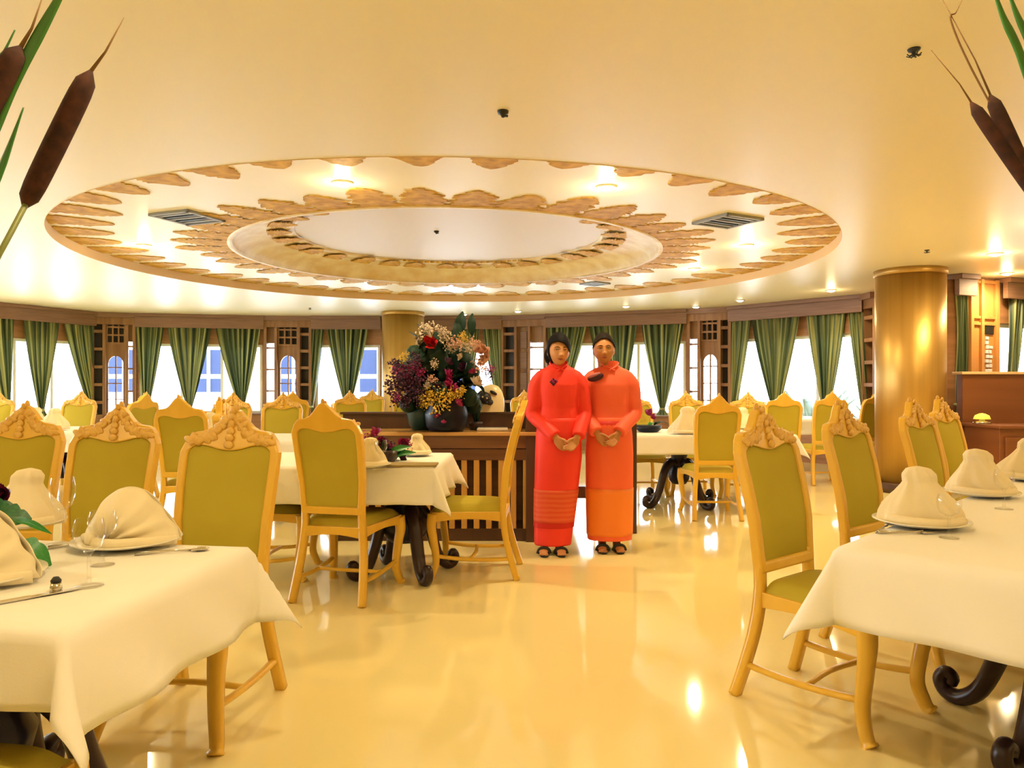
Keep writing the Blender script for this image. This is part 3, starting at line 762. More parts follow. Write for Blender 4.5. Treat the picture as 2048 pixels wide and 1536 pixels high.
# ------------------------------------------------------------------ tableware
ZT = .757
def plate(x, y, label, r=.15, z=ZT):
    o = MB().lathe([(.0, .006), (r * .6, .006), (r * .72, .010), (r, .022), (r, .026), (r * .72, .015), (r * .6, .010), (.0, .010)], 36, cap=False).build('plate', M_plate, None, (x, y, z))
    return tag(o, label, 'plate', 'cream dinner plates')
def fan_napkin(x, y, rz, label, s=1.0):
    t = thing('napkin', label, 'napkin', (x, y, ZT + .012), rz, 'folded cream napkins'); b = MB()
    out = [Vector(p) for p in ((-.125, .004), (-.118, .045), (-.088, .095), (-.058, .138), (-.01, .165), (.045, .158), (.088, .122), (.122, .078), (.150, .038), (.158, .004))]
    oc = catmull([(p.x * s, p.y * s, 0) for p in out], 8); pv = Vector((-.055 * s, .004, 0)); no = len(oc) - 1
    def shell(sd):
        def fn(u, v):
            k = u * no; i = min(int(k), no - 1); o_ = oc[i].lerp(oc[i + 1], k - i); q = pv.lerp(o_, v)
            fold = .010 * sin(2 * pi * 5.5 * u ** 1.3 + 1.5 * v) * v ** .6 * (1 - .5 * v)
            return (q.x, sd * (.062 * sin(pi * min(1, v * .93 + .02)) * (.5 + .5 * sin(pi * u)) ** .5 + fold) + .012 * (v - .5), max(.003, q.y))
        return fn
    b.grid(shell(-1), 72, 16); b2 = MB(); b2.grid(shell(.6), 72, 12); b2.f = [f[::-1] for f in b2.f]
    b.build('front_fold', M_napkin, t, solid=.003); b2.build('back_fold', M_napkin, t, solid=.003)
    c = MB(); c.tube(catmull([(-.10 * s, -.03, .010), (-.02, -.075, .009), (.08 * s, -.06, .010), (.15 * s, -.01, .010)], 5), [(.016, .009)] * 16, 8); c.build('rolled_hem', M_napkin, t)
    e = MB()
    for k in range(6): e.ell((-.118 + .013 * k + .008 * (k % 2), -.012 + .002 * k, .018 + .020 * k), (.016, .014, .014), 8, 6)
    e.build('gathered_edge', M_napkin, t); return t
def cone_napkin(x, y, rz, label, s=1.0, lean=.03):
    t = thing('napkin', label, 'napkin', (x, y, ZT + .012), rz, 'folded cream napkins'); b = MB(); rnd = random.Random(int(x * 100))
    prof = [(.105, 0), (.10, .03), (.085, .06), (.06, .095), (.042, .125), (.043, .15), (.03, .168), (.004, .175)]
    def fn(u, v):
        k = v * (len(prof) - 1.001); i = int(k); f = k - i; r = (prof[i][0] * (1 - f) + prof[i + 1][0] * f) * s; z = (prof[i][1] * (1 - f) + prof[i + 1][1] * f) * s
        a = 2 * pi * u; r *= 1 + .10 * sin(5 * a + 2.5 * v) * (1 - v) + .10 * (1 - abs(sin(4.5 * a + 5 * v + x * 3)) ** .7) + .03 * sin(11 * a + 3 * v)
        return (r * cos(a) * 1.1 + lean * v, r * sin(a) * .62, z)
    b.grid(fn, 96, 26); b.build('peak', M_napkin, t)
    c = MB(); c.tube(catmull([(-.10 * s, -.05, .018), (-.03, -.085 * s, .016), (.06, -.08 * s, .014), (.11 * s, -.03, .018)], 5), [.016] * 16, 8); c.build('rolled_hem', M_napkin, t); return t
def wineglass(x, y, label, s=1.0):
    t = thing('wine_glass', label, 'glass', (x, y, ZT), 0, 'clear stemmed glasses')
    MB().lathe([(.034 * s, 0), (.034 * s, .002), (.006, .008), (.0045, .02), (.0045, .075 * s), (.012, .085 * s)], 20).build('stem', M_wine, t)
    MB().lathe([(.006, .083 * s), (.026, .095 * s), (.036, .12 * s), (.036, .145 * s), (.031, .165 * s)], 20, cap=False).build('bowl', M_wine, t); return t
def cutlery(x, y, rz, kind, label):
    b = MB()
    if kind == 'knife': b.box((0, -.055, .003), (.012, .09, .005)); b.add([(-.008, -.01, .002), (.008, -.01, .002), (.009, .07, .002), (0, .10, .002), (-.008, .07, .002), (-.008, -.01, .004), (.008, -.01, .004), (.009, .07, .004), (0, .10, .004), (-.008, .07, .004)], [(4, 3, 2, 1, 0), (5, 6, 7, 8, 9), (0, 1, 6, 5), (1, 2, 7, 6), (2, 3, 8, 7), (3, 4, 9, 8), (4, 0, 5, 9)], False)
    elif kind == 'spoon': b.tube([(0, -.10, .004), (0, 0, .006), (0, .05, .004)], [(.006, .002), (.003, .002), (.004, .002)], 8); b.ell((0, .075, .006), (.017, .026, .005), 12, 6)
    else:
        b.tube([(0, -.10, .004), (0, .02, .006), (0, .045, .004)], [(.006, .002), (.003, .002), (.010, .002)], 8)
        for k in range(4): b.tube([(-.009 + .006 * k, .04, .004), (-.009 + .006 * k, .09, .005)], .0016, 5)
    o = b.build(kind, M_silver, None, (x, y, ZT + .001)); o.rotation_euler = (0, 0, rz); return tag(o, label, 'cutlery', 'silver cutlery')
def onT(px, py): d = (1.25 - ZT) * F / (py - 768); return ((px - 1024) * d / F, d)
# near left table
q = onT(255, 1092); plate(q[0], q[1], 'plate under the fan napkin on the near left table', .155); fan_napkin(q[0], q[1], .05, 'large fan-folded napkin in the middle of the near left table', 1.0)
q = onT(-50, 1165); plate(q[0], q[1], 'plate at the left edge of the near left table', .155); fan_napkin(q[0], q[1], -.1, 'fan-folded napkin cut by the left edge of the photo', 1.08)
q = onT(42, 1055); plate(q[0], q[1], 'plate behind the green leaves on the near left table', .14); cone_napkin(q[0], q[1], .1, 'peach coloured napkin peak behind the green leaves at left', 1.1)
q = onT(72, 1195); cutlery(q[0], q[1], -.75, 'knife', 'silver knife in front of the left edge plate')
q = onT(345, 1106); cutlery(q[0], q[1], -1.2, 'spoon', 'silver spoon right of the large fan napkin')
q = onT(172, 1090); cutlery(q[0], q[1], -.9, 'fork', 'silver fork left of the large fan napkin')
q = onT(112, 1184); sk = thing('salt_shaker', 'little dark silver shaker near the left edge plate', 'shaker', (q[0], q[1], ZT)); MB().lathe([(.012, 0), (.014, .008), (.011, .022)], 12).build('body', M_silver, sk); MB().lathe([(.011, .022), (.012, .028), (.006, .036)], 12).build('cap', M_black, sk)
q = onT(178, 1172); wineglass(q[0], q[1], 'clear stemmed glass in front of the leaves on the near left table', 1.0); q = onT(205, 1130); wineglass(q[0], q[1], 'clear stemmed glass left of the large fan napkin', .9); q = onT(125, 1088); wineglass(q[0], q[1], 'clear tall glass beside the dark green leaves', 1.25)
# right table
q = onT(1842, 1052); plate(q[0], q[1], 'nearest plate on the long right table', .155); cone_napkin(q[0], q[1], -.35, 'nearest cone napkin on the right table, with rippled folds', 1.12, -.01)
q = onT(1962, 992); plate(q[0], q[1], 'second plate along the right table', .15); cone_napkin(q[0], q[1], -.5, 'second cone napkin along the right table, tall and smooth', 1.12, -.02)
q = onT(2052, 960); plate(q[0], q[1], 'third plate at the right edge of the photo', .15); cone_napkin(q[0], q[1], -.5, 'third cone napkin, cut by the right edge of the photo', 1.2)
q = onT(1898, 1076); wineglass(q[0], q[1], 'clear stemmed glass beside the nearest right napkin', .85); q = onT(2008, 1018); wineglass(q[0], q[1], 'clear stemmed glass beside the second right napkin', .95)
q = onT(1768, 1058); cutlery(q[0], q[1], -.7, 'spoon', 'silver spoon left of the nearest right napkin'); q = onT(1818, 1068); cutlery(q[0], q[1], -1.6, 'fork', 'silver fork in front of the nearest right plate')
q = onT(1872, 998); cutlery(q[0], q[1], -1.1, 'knife', 'silver knife between the first and second right napkins')
# middle table
q = onT(735, 935); plate(q[0], q[1], 'plate on the middle table beside the back-view chair', .14); cone_napkin(q[0], q[1], .3, 'cone napkin half hidden by the back-view chair at the middle table', .95, .02)
q = onT(832, 912); plate(q[0], q[1], 'plate at the far side of the middle table', .11); cone_napkin(q[0], q[1], .2, 'rounded cone napkin at the far right of the middle table', .82, .01)
q = onT(778, 938); cutlery(q[0], q[1], -.9, 'knife', 'small knife on the middle tablecloth')
mt = tag(MB().box((0, 0, .006), (.30, .17, .012)).build('menu_folder', mat('olive_menu_cover', (.34, .24, .08), .5), None, (*onT(825, 931), ZT), bevel=.003), 'flat olive brown menu folder on the middle table', 'menu')
# scroll table and others
q = onT(1375, 868); cone_napkin(q[0], q[1], 0, 'wide cream napkin on the table right of the person in coral', 1.5, 0)
q = onT(1484, 858); cone_napkin(q[0], q[1], 0, 'pale napkin just right of the back-view chair', 1.3, 0)
lt = thing('lantern', 'small glowing lantern on the table right of the person in coral', 'lantern', (2.02 - .25, 7.75, ZT)); MB().lathe([(.05, .012), (.055, .07), (.05, .14), (.03, .18), (.004, .2)], 20).build('glass_shade', M_lantern, lt); MB().lathe([(.06, 0), (.06, .012), (.05, .014)], 20).build('foot', M_cgold, lt)
for k in range(4): MB().box((.054 * cos(k * pi / 2), .054 * sin(k * pi / 2), .08), (.006, .006, .14)).build('strut', M_cgold, lt)
for (x, y, lb) in [(-2.75, 6.75, 'cream napkin on the left table ahead of the back-view chair'), (-4.9, 8.0, 'cream napkin on the sunlit left table'), (-5.3, 8.3, 'taller cream napkin on the sunlit left table'), (3.6, 10.8, 'cream napkin on the table near the large gold column'), (-2.45, 10.3, 'cream napkin on the far table by the second screen')]:
    cone_napkin(x, y, .2, lb, 1.3)

# ------------------------------------------------------------------ buffet with bouquet, open divider behind the women
bf = thing('buffet', 'dark brown wood buffet with open slats carrying the big bouquet', 'buffet', (-.62, 6.25, 0))
MB().box((0, -.06, .855), (1.66, .56, .03)).build('top', M_bufftop, bf, bevel=.006)
MB().box((0, .20, .94), (1.66, .05, .14)).build('upstand', M_dark2, bf, bevel=.004); MB().box((0, .20, 1.0), (1.70, .09, .02)).build('ledge', M_dark2, bf, bevel=.004)
MB().box((0, -.07, .79), (1.62, .50, .10)).build('apron', M_buffet, bf, bevel=.004); MB().box((0, -.07, .69), (1.60, .46, .09)).build('lower_apron', M_buffet, bf, bevel=.004)
MB().box((0, .1, .36), (1.56, .04, .6)).build('back_board', M_buffet, bf); MB().box((0, -.05, .05), (1.60, .46, .10)).build('plinth', M_dark2, bf, bevel=.004)
for k in range(16):
    MB().box((-.74 + k * .098, -.28, .375), (.045, .03, .55)).build('slat', M_baluster, bf, bevel=.006)
MB().box((-.78, -.07, .34), (.06, .5, .60)).build('side_panel', M_dark2, bf)
MB().box((.78, -.05, .50), (.10, .56, 1.0)).build('side_panel', M_dark2, bf, bevel=.005)
dv = thing('divider', 'low open dark wood divider frame standing behind the two women', 'divider', (.62, 6.32, 0))
MB().box((0, 0, .955), (.84, .10, .07)).build('rail', M_dark2, dv, bevel=.004); MB().box((0, 0, .34), (.84, .06, .10)).build('rail', M_dark2, dv, bevel=.004)
MB().box((.40, 0, .46), (.045, .12, .92)).build('post', M_dark2, dv, bevel=.004); MB().box((-.38, 0, .46), (.05, .1, .92)).build('post', M_dark2, dv, bevel=.004)
# flower meshes
def rose_mesh(m, name='rose', petals=16):
    b = MB()
    for k in range(petals):
        t = k / petals; a = k * 2.4; op = .25 + 1.0 * t; r0 = .2 + .5 * t
        def fn(u, v):
            w = (u - .5) * (1.1 * sin(pi * min(1, v * .9 + .1))) * r0 * 1.3; R_ = r0 * (.25 + .75 * v ** .7) * op; z = v * (1.0 - .55 * t) - .2 + .1 * (u - .5) ** 2
            x, y = R_, w; return ((x * cos(a) - y * sin(a)) , (x * sin(a) + y * cos(a)), z)
        b.grid(fn, 4, 4)
    return b.mesh(name, m)
def spray_mesh(m, seed, n=70, flat=.6, size=.07):
    rnd = random.Random(seed); b = MB()
    for k in range(n):
        d = Vector((rnd.gauss(0, 1), rnd.gauss(0, 1), rnd.gauss(0, 1) * flat + .5)).normalized(); r = .4 + .6 * rnd.random()
        p = d * r; b.ell(p, (size * (.6 + rnd.random()),) * 3, 5, 4)
        if k % 3 == 0: b.tube([(0, 0, -.5), p * .5, p], .012, 4, cap=False)
    return b.mesh('blossom_spray', m)
def leaf_mesh(m, seed, wid=.34, lobes=0):
    b = MB()
    def fn(u, v):
        w = wid * sin(pi * (v * .96 + .02)) ** .8 * (1 - .3 * v) * (1 + (.28 * abs(sin(v * lobes * pi)) if lobes else 0)); x = (2 * u - 1) * w
        return (x, v, .18 * sin(pi * v) + abs(x) * .35 + .02 * sin(9 * v + seed))
    b.grid(fn, 8, 16); return b.mesh('leaf', m)
FM = dict(redrose=rose_mesh(M_redrose), magrose=rose_mesh(M_magenta), purprose=rose_mesh(M_purple), pinkrose=rose_mesh(M_pink), beigerose=rose_mesh(M_beige),
          magspray=spray_mesh(M_magenta, 1), purspray=spray_mesh(M_purple, 2, 90), pinkspray=spray_mesh(M_pink, 3), beigespray=spray_mesh(M_beige, 4), yelspray=spray_mesh(M_yellow, 5, 120, .5, .05),
          leaf=leaf_mesh(M_green, 1), leafb=leaf_mesh(M_green, 2, .42, 3), gleaf=leaf_mesh(M_green2, 3, .3, 2), gleafb=leaf_mesh(M_gleafd, 6, .42, 4))
def put(root, key, name, p, s, rot=None, lab=None):
    o = bpy.data.objects.new(name, FM[key]); COL.objects.link(o); o.parent = root; o.location = p; o.scale = (s, s, s) if not isinstance(s, tuple) else s
    o.rotation_euler = rot if rot else (random.uniform(.2, 1.6), random.uniform(-.6, .6), random.uniform(0, 6))
    if lab: o['label'] = lab
    return o
DB = 6.05
fb = thing('flower_arrangement', 'huge mixed bouquet with red rose in a navy vase on the buffet', 'bouquet', (*P(893, 865, DB).xy, .87))
kx = DB / F; ox = P(893, 0, DB).x
def bp(px, py, dy=0): p = P(px, py, DB); return (p.x - ox, dy, p.z - .87)
MB().lathe([(.13, 0), (.165, .04), (.175, .14), (.15, .24), (.16, .30), (.15, .305), (.13, .24)], 32).build('vase', M_navy, fb)
rf = random.Random(11)
core = MB()
for k in range(44): core.ell(bp(rf.uniform(812, 945), rf.uniform(700, 812), rf.uniform(-.06, .16)), (.075, .06, .075), 8, 6)
core.build('foliage_core', M_green, fb)
for k in range(70):   # dark leaves radiating
    a = rf.uniform(0, 2 * pi); px = 878 + 78 * cos(a) * rf.uniform(.3, 1); py = 752 + 82 * sin(a) * rf.uniform(.3, 1)
    ang = atan2(-(py - 770), px - 880)
    put(fb, 'leaf' if k % 2 else 'leafb', 'leaf', bp(px - 18 * cos(ang), py + 18 * sin(ang), rf.uniform(-.14, .12)), rf.uniform(.11, .2), (rf.uniform(-.6, .9) + pi / 2 * sin(ang) * .8, rf.uniform(-.7, .7), ang - pi / 2 + rf.uniform(-.4, .4)))
put(fb, 'leafb', 'leaf', bp(850, 710, -.16), (.14, .24, .14), (.9, .2, 1.15)); put(fb, 'leafb', 'leaf', bp(905, 705, -.10), (.12, .22, .14), (1.2, .1, -.35)); put(fb, 'leaf', 'leaf', bp(842, 700, -.17), (.2, .22, .2), (1.4, .3, 1.3))
put(fb, 'redrose', 'rose', bp(866, 688, -.20), .085, (1.1, 0, .2), 'large red rose near the top')
for px, py, k, s in [(1, 1, 'x', 0)] and [(862, 668, 'beigespray', .10), (895, 680, 'beigespray', .07), (842, 682, 'beigerose', .06), (888, 668, 'beigespray', .06), (915, 692, 'pinkspray', .075), (925, 715, 'beigerose', .05), (905, 700, 'beigespray', .06), (965, 705, 'pinkrose', .10), (960, 735, 'pinkspray', .08), (972, 722, 'pinkrose', .085), (955, 765, 'beigerose', .085),
                      (815, 718, 'yelspray', .06), (880, 800, 'yelspray', .13), (905, 790, 'yelspray', .10), (862, 795, 'yelspray', .09), (925, 785, 'yelspray', .07), (848, 805, 'yelspray', .05),
                      (805, 750, 'magspray', .09), (795, 770, 'purspray', .10), (812, 785, 'purspray', .09), (835, 740, 'magspray', .07), (850, 748, 'magspray', .06), (800, 735, 'purspray', .08), (798, 795, 'magspray', .06), (845, 765, 'purspray', .09), (825, 762, 'magspray', .06), (805, 805, 'purspray', .08),
                      (905, 765, 'magrose', .075), (900, 748, 'magrose', .065), (912, 775, 'magrose', .055), (948, 745, 'magrose', .05), (822, 775, 'purspray', .10), (838, 790, 'purspray', .09), (815, 760, 'purspray', .10), (880, 775, 'purprose', .06), (930, 735, 'purprose', .07), (900, 725, 'purprose', .06), (820, 800, 'purprose', .05), (835, 725, 'purspray', .08), (985, 742, 'magspray', .05), (978, 752, 'purspray', .05), (920, 805, 'magrose', .06), (870, 760, 'pinkspray', .05), (862, 772, 'beigespray', .05), (872, 730, 'beigespray', .05),
                      (880, 830, 'magrose', .035), (892, 842, 'magrose', .035), (940, 700, 'beigespray', .07), (950, 690, 'pinkspray', .06), (930, 680, 'yelspray', .06)]:
    put(fb, k, {'rose': 'rose', 'spray': 'blossom'}['rose' if 'rose' in k else 'spray'], bp(px, py, -.17 - .05 * rf.random()), s)
put(fb, 'leaf', 'leaf', bp(925, 668, -.05), (.16, .18, .14), (1.5, 0, -.3)); put(fb, 'leaf', 'leaf', bp(945, 672, -.05), (.12, .18, .14), (1.5, 0, -.1)); put(fb, 'leaf', 'leaf', bp(915, 690, -.08), (.14, .2, .14), (1.4, 0, .3))
pot = thing('vase', 'smaller dark green pot standing left of the big bouquet vase on the buffet', 'vase', (*P(842, 860, 6.2).xy, .87)); MB().lathe([(.07, 0), (.10, .05), (.12, .14), (.13, .2), (.12, .2), (.1, .1)], 24).build('body', M_clay, pot)
pot2 = thing('leafy_plant', 'dark green pointed plant right of the big vase on the buffet', 'plant', (*P(952, 862, 6.2).xy, .87)); MB().lathe([(.05, 0), (.06, .05), (.055, .07)], 16).build('pot', M_dark, pot2)
for k in range(7): put(pot2, 'leaf', 'leaf', (0, 0, .04), (.10, .19, .1), (1.1 + .1 * k % .4, 0, k * .9))
# cream and black animal ornament beside the bouquet
og = thing('animal_figurine', 'cream and black glazed animal figurine behind the bouquet', 'figurine', (*P(980, 865, 6.25).xy, 1.008 ), 0)
og.location = (P(978, 0, 6.44).x, 6.44, 1.011)
b = MB()
def figbody(u, v):
    a = 2 * pi * u; z = .24 * v; r = (.135 * (1 - v ** 2.2) ** .5 + .003); return (r * cos(a) - .01 + .03 * v, r * sin(a) * .5, z)
b.grid(figbody, 32, 14); b.build('body', M_fig1, og)
MB().ell((-.035, -.070, .12), (.062, .04, .052), 16, 10, R=Matrix.Rotation(.6, 4, 'Y')).build('head', M_black, og); MB().ell((.01, -.095, .085), (.03, .025, .026), 12, 8).build('muzzle', M_black, og)
for sg in (-1, 1): MB().ell((-.07 + .11 * (sg > 0), -.065, .165), (.035, .012, .014), 10, 6, R=Matrix.Rotation(sg * .5, 4, 'Y')).build('ear', M_black, og)
for sg in (-1, 1): MB().ell((-.05 + .035 * (sg > 0), -.106, .13 - .012 * (sg > 0)), (.008, .005, .008), 8, 6).build('eye', M_fig1, og)
tr = tag(MB().box((0, 0, .012), (.25, .13, .024)).build('glass_tray', mat('pale_tray', (.7, .68, .62), .2), None, (*P(985, 870, 6.1).xy, .871), bevel=.008), 'pale flat tray on the right end of the buffet top', 'tray')

def leaf_to(root, key, A, B, wid, cup=1.0, lab=None):
    """a leaf from world point A to B"""
    A = Vector(A) - root.location; B = Vector(B) - root.location; d = B - A; L = d.length; y = d.normalized(); n_ = Vector((.05, -.75, .65)); x = y.cross(n_).normalized(); z = x.cross(y)
    o = bpy.data.objects.new('leaf', FM[key]); COL.objects.link(o); o.parent = root
    o.matrix_local = Matrix.Translation(A) @ Matrix((x, y, z)).transposed().to_4x4() @ Matrix.Diagonal((wid, L, L * .5 * cup, 1))
    if lab: o['label'] = lab
    return o
def arrangement(label, x, y, z, items, pot_m=M_dark, pr=.06):
    r = thing('flower_arrangement', label, 'flowers', (x, y, z), 0)
    MB().lathe([(pr * .7, 0), (pr, .03), (pr * 1.05, .07), (pr * .9, .07)], 20).build('bowl', pot_m, r)
    for key, nm, p, s, rot in items: put(r, key, nm, p, s, rot)
    return r
fm = arrangement('low magenta and green flower bowl on the middle table', *onT(775, 924), ZT, [], M_dark)
def mp_(px, py, d=4.85): return P(px, py, d) - fm.location
for k, px, py, sz in [('magrose', 752, 866, .062), ('magrose', 765, 884, .055), ('magspray', 738, 885, .085), ('purspray', 742, 900, .09), ('magrose', 783, 900, .062), ('magrose', 808, 886, .055), ('magspray', 812, 892, .05), ('purprose', 800, 908, .07), ('yelspray', 742, 872, .05), ('purspray', 770, 895, .08), ('purprose', 788, 915, .06), ('purprose', 755, 912, .07), ('magrose', 730, 902, .05)]:
    put(fm, k, 'rose' if 'rose' in k else 'blossom', mp_(px, py), sz)
for A_px, B_px, k, w_ in [((770, 912), (822, 893), 'gleaf', .09), ((775, 915), (806, 900), 'leaf', .10), ((765, 915), (735, 905), 'leaf', .10), ((780, 918), (832, 905), 'gleaf', .08), ((770, 915), (768, 880), 'leaf', .10), ((768, 918), (748, 926), 'gleaf', .06)]:
    leaf_to(fm, k, P(*A_px, 4.82), P(*B_px, 4.78), w_)
q = onT(762, 936); wineglass(q[0], q[1], 'clear stemmed glass before the flowers on the middle table', 1.0)
arrangement('purple orchid in a dark square bowl on the table right of the person in coral', 1.40, 7.7, ZT, [('magrose', 'petal', (.0, 0, .19), (.07, .05, .09), (.3, .5, 0)), ('magrose', 'petal', (.04, 0, .15), (.06, .04, .07), (.3, .7, 1)), ('leaf', 'leaf', (.05, 0, .05), .16, (.2, 0, -1.4)), ('gleaf', 'leaf', (0, 0, .05), .13, (.2, 0, -1.0)), ('yelspray', 'blossom', (-.06, 0, .13), .05, None)], M_navy, .13)
q = onT(-75, 1100)
fl = arrangement('purple flower with dark green leaves at the left edge of the near left table', q[0], q[1], ZT, [], M_navy, .07)
leaf_to(fl, 'gleafb', P(-25, 1048, 2.2), P(64, 1040, 2.15), .11, lab='broad dark green leaf'); leaf_to(fl, 'gleaf', P(30, 1040, 2.16), P(104, 1068, 2.1), .035); leaf_to(fl, 'gleaf', P(34, 1086, 2.05), P(102, 1131, 2.0), .11, lab='bright green leaf lying in front')
leaf_to(fl, 'gleafb', P(-40, 1040, 2.22), P(30, 1012, 2.2), .09); leaf_to(fl, 'leafb', P(-60, 1060, 2.22), P(12, 1062, 2.15), .10)
for px, py, k, sz in [(-2, 992, 'magrose', .055), (-20, 1000, 'purprose', .08), (-50, 1020, 'magrose', .08), (4, 985, 'purprose', .035)]: put(fl, k, 'petal', P(px, py, 2.24) - fl.location, sz, (1.2, 0, .3))

# ------------------------------------------------------------------ counter at the right
ct = thing('counter', 'reddish brown reception counter right of the large gold column', 'counter', (6.6, 8.35, 0))
MB().box((.0, .28, .68), (2.9, .12, 1.36)).build('back_board', M_counter, ct, bevel=.004); MB().box((0, .28, 1.375), (2.96, .2, .03)).build('ledge', M_cgold, ct, bevel=.005)
MB().box((0, -.12, .39), (2.9, .62, .78)).build('body', M_counter, ct, bevel=.004); MB().box((0, -.14, .795), (2.98, .7, .03)).build('worktop', M_counter, ct, bevel=.006)
for k in range(4): MB().box((-1.1 + k * .73, -.44, .38), (.60, .03, .62)).build('panel', M_counter, ct, bevel=.01)
dl = thing('desk_lamp', 'small yellow shaded lamp standing on the reddish brown counter', 'lamp', (*P(1964, 845, 8.3).xy, .812)); 
MB().lathe([(.09, 0), (.09, .02), (.03, .03), (.02, .06)], 20).build('base', M_silver, dl); MB().lathe([(.085, .05), (.07, .09), (.03, .11), (.005, .115)], 20).build('shade', mat('yellow_shade', (.9, .7, .05), .5, emit=((1, .75, .1), .8)), dl)

# ------------------------------------------------------------------ cattails
def cattail(label, pts, d, width, spike, stem_to, grp, dl_=0, stem=()):
    """pts = bulb ends top,bottom in photo px used once to find real positions at distance d"""
    a = P(*pts[0], d); b_ = P(*pts[1], d + dl_); base = Vector(stem_to); r = width * d / F / 2
    t = thing('cattail', label, 'cattail', base, 0, grp)
    ax = (a - b_); n = 12; b = MB(); pp = [b_ + ax * k / n - base for k in range(n + 1)]
    rr = [r * (1 - (2 * k / n - 1) ** 8) ** .5 * (.9 + .1 * sin(3 * k / n)) + .002 for k in range(n + 1)]
    b.tube(pp, rr, 16); b.build('seed_head', M_cat, t)
    sp = P(*spike, d) - base; top = pp[-1]; MB().tube([top - (sp - top) * .05, top.lerp(sp, .35) + Vector((.004, 0, 0)), sp], [r * .22, r * .12, .0006], 6).build('spike', M_stembr, t)
    lo = pp[0]; MB().tube(catmull([lo + ax * .05] + [P(*q, d * .97) - base for q in stem] + [Vector((0, 0, .45)), Vector((0, 0, 0))], 6), r * .28, 8).build('stem', M_stem, t)
    return t
vL_ = (-1.72, .72, 0.12)
for k, (x, y, lb) in enumerate([(-1.72, .72, 'tall floor vase of cattails out of view at left'), (1.62, 1.02, 'tall floor vase of cattails out of view at right')]):
    t = thing('floor_vase', lb, 'vase', (x, y, 0)); MB().lathe([(.09, 0), (.14, .1), (.15, .3), (.09, .5), (.08, .6), (.10, .64), (.09, .64), (.06, .55)], 28).build('body', M_clay, t)
cattail('large brown cattail leaning right at the upper left', [(183, 140), (47, 418)], 1.1, 39, (248, 35), (-1.72, .72, .12), 'cattails at left', .02, [(0, 505), (-90, 660), (-420, 1000)])
cattail('dark cattail cut by the left edge of the photo, upper corner', [(42, 92), (-60, 300)], 1.0, 44, (86, -8), (-1.70, .70, .12), 'cattails at left', 0, [(-130, 430), (-420, 800)])
cattail('dark thin cattail at the right edge, lower of the crossing pair', [(1942, 205), (2085, 412)], 1.15, 21, (1862, 100), (1.62, 1.02, .12), 'cattails at right', 0, [(2130, 480), (2300, 760)])
cattail('dark cattail at the right edge, upper of the crossing pair', [(1980, 190), (2075, 400)], 1.15, 24, (1880, -10), (1.64, 1.00, .12), 'cattails at right', 0, [(2110, 480), (2320, 780)])
def blade(label, px_pts, d, w, base, m=M_green2):
    t = thing('reed_leaf', label, 'leaf', base, 0, 'long reed leaves'); base = Vector(base)
    side = -1 if base.x < 0 else 1; e = px_pts[-1]
    pts = catmull([P(*p, d) - base for p in px_pts] + [P(e[0] + side * 140, e[1] + 260, d) - base, P(e[0] + side * 330, e[1] + 600, d) - base, Vector((0, 0, .45)), Vector((0, 0, .1))], 8); n = len(pts)
    MB().tube(pts, [(w * d / F / 2 * min(1, .08 + 4.5 * i / n), .0015) for i in range(n)], 6, ref=(0, 1, 0)).build('blade', m, t)
M_blade = mat('reed_blade', (.05, .20, .035), .4)
blade('green reed leaf crossing the upper left corner', [(150, -60), (110, 10), (30, 160), (-40, 320)], 1.0, 26, (-1.72, .72, .12), M_blade)
blade('small green reed tip at the left edge', [(47, 215), (20, 290), (-10, 370), (-60, 500)], 1.05, 16, (-1.74, .74, .12), M_blade)
blade('thin faint reed tip in the upper left corner', [(30, 60), (10, 100), (-10, 135), (-80, 300)], 1.05, 9, (-1.74, .70, .12), M_blade)
blade('green reed leaf in the upper right corner', [(1975, -60), (2005, 30), (2035, 95), (2080, 210)], 1.05, 18, (1.62, 1.02, .12), M_blade)
blade('second green reed leaf at the top right edge', [(2010, -40), (2030, 20), (2060, 90), (2110, 220)], 1.05, 16, (1.63, 1.04, .12), M_blade)
blade('thin dry reed tip touching the upper right stem', [(1924, 0), (1912, 25), (1903, 46), (1960, 170), (2120, 450)], 1.15, 4, (1.62, 1.00, .12), M_stembr)
gp = thing('potted_plant', 'green leaves of a plant showing at the bottom right corner', 'plant', (1.16, 1.45, 0)); MB().lathe([(.08, 0), (.11, .2), (.12, .26), (.1, .26)], 20).build('pot', M_clay, gp)
for k in range(9): put(gp, 'gleaf', 'leaf', (0, 0, .22), (.12, .22, .14), (.7, 0, k * .7))

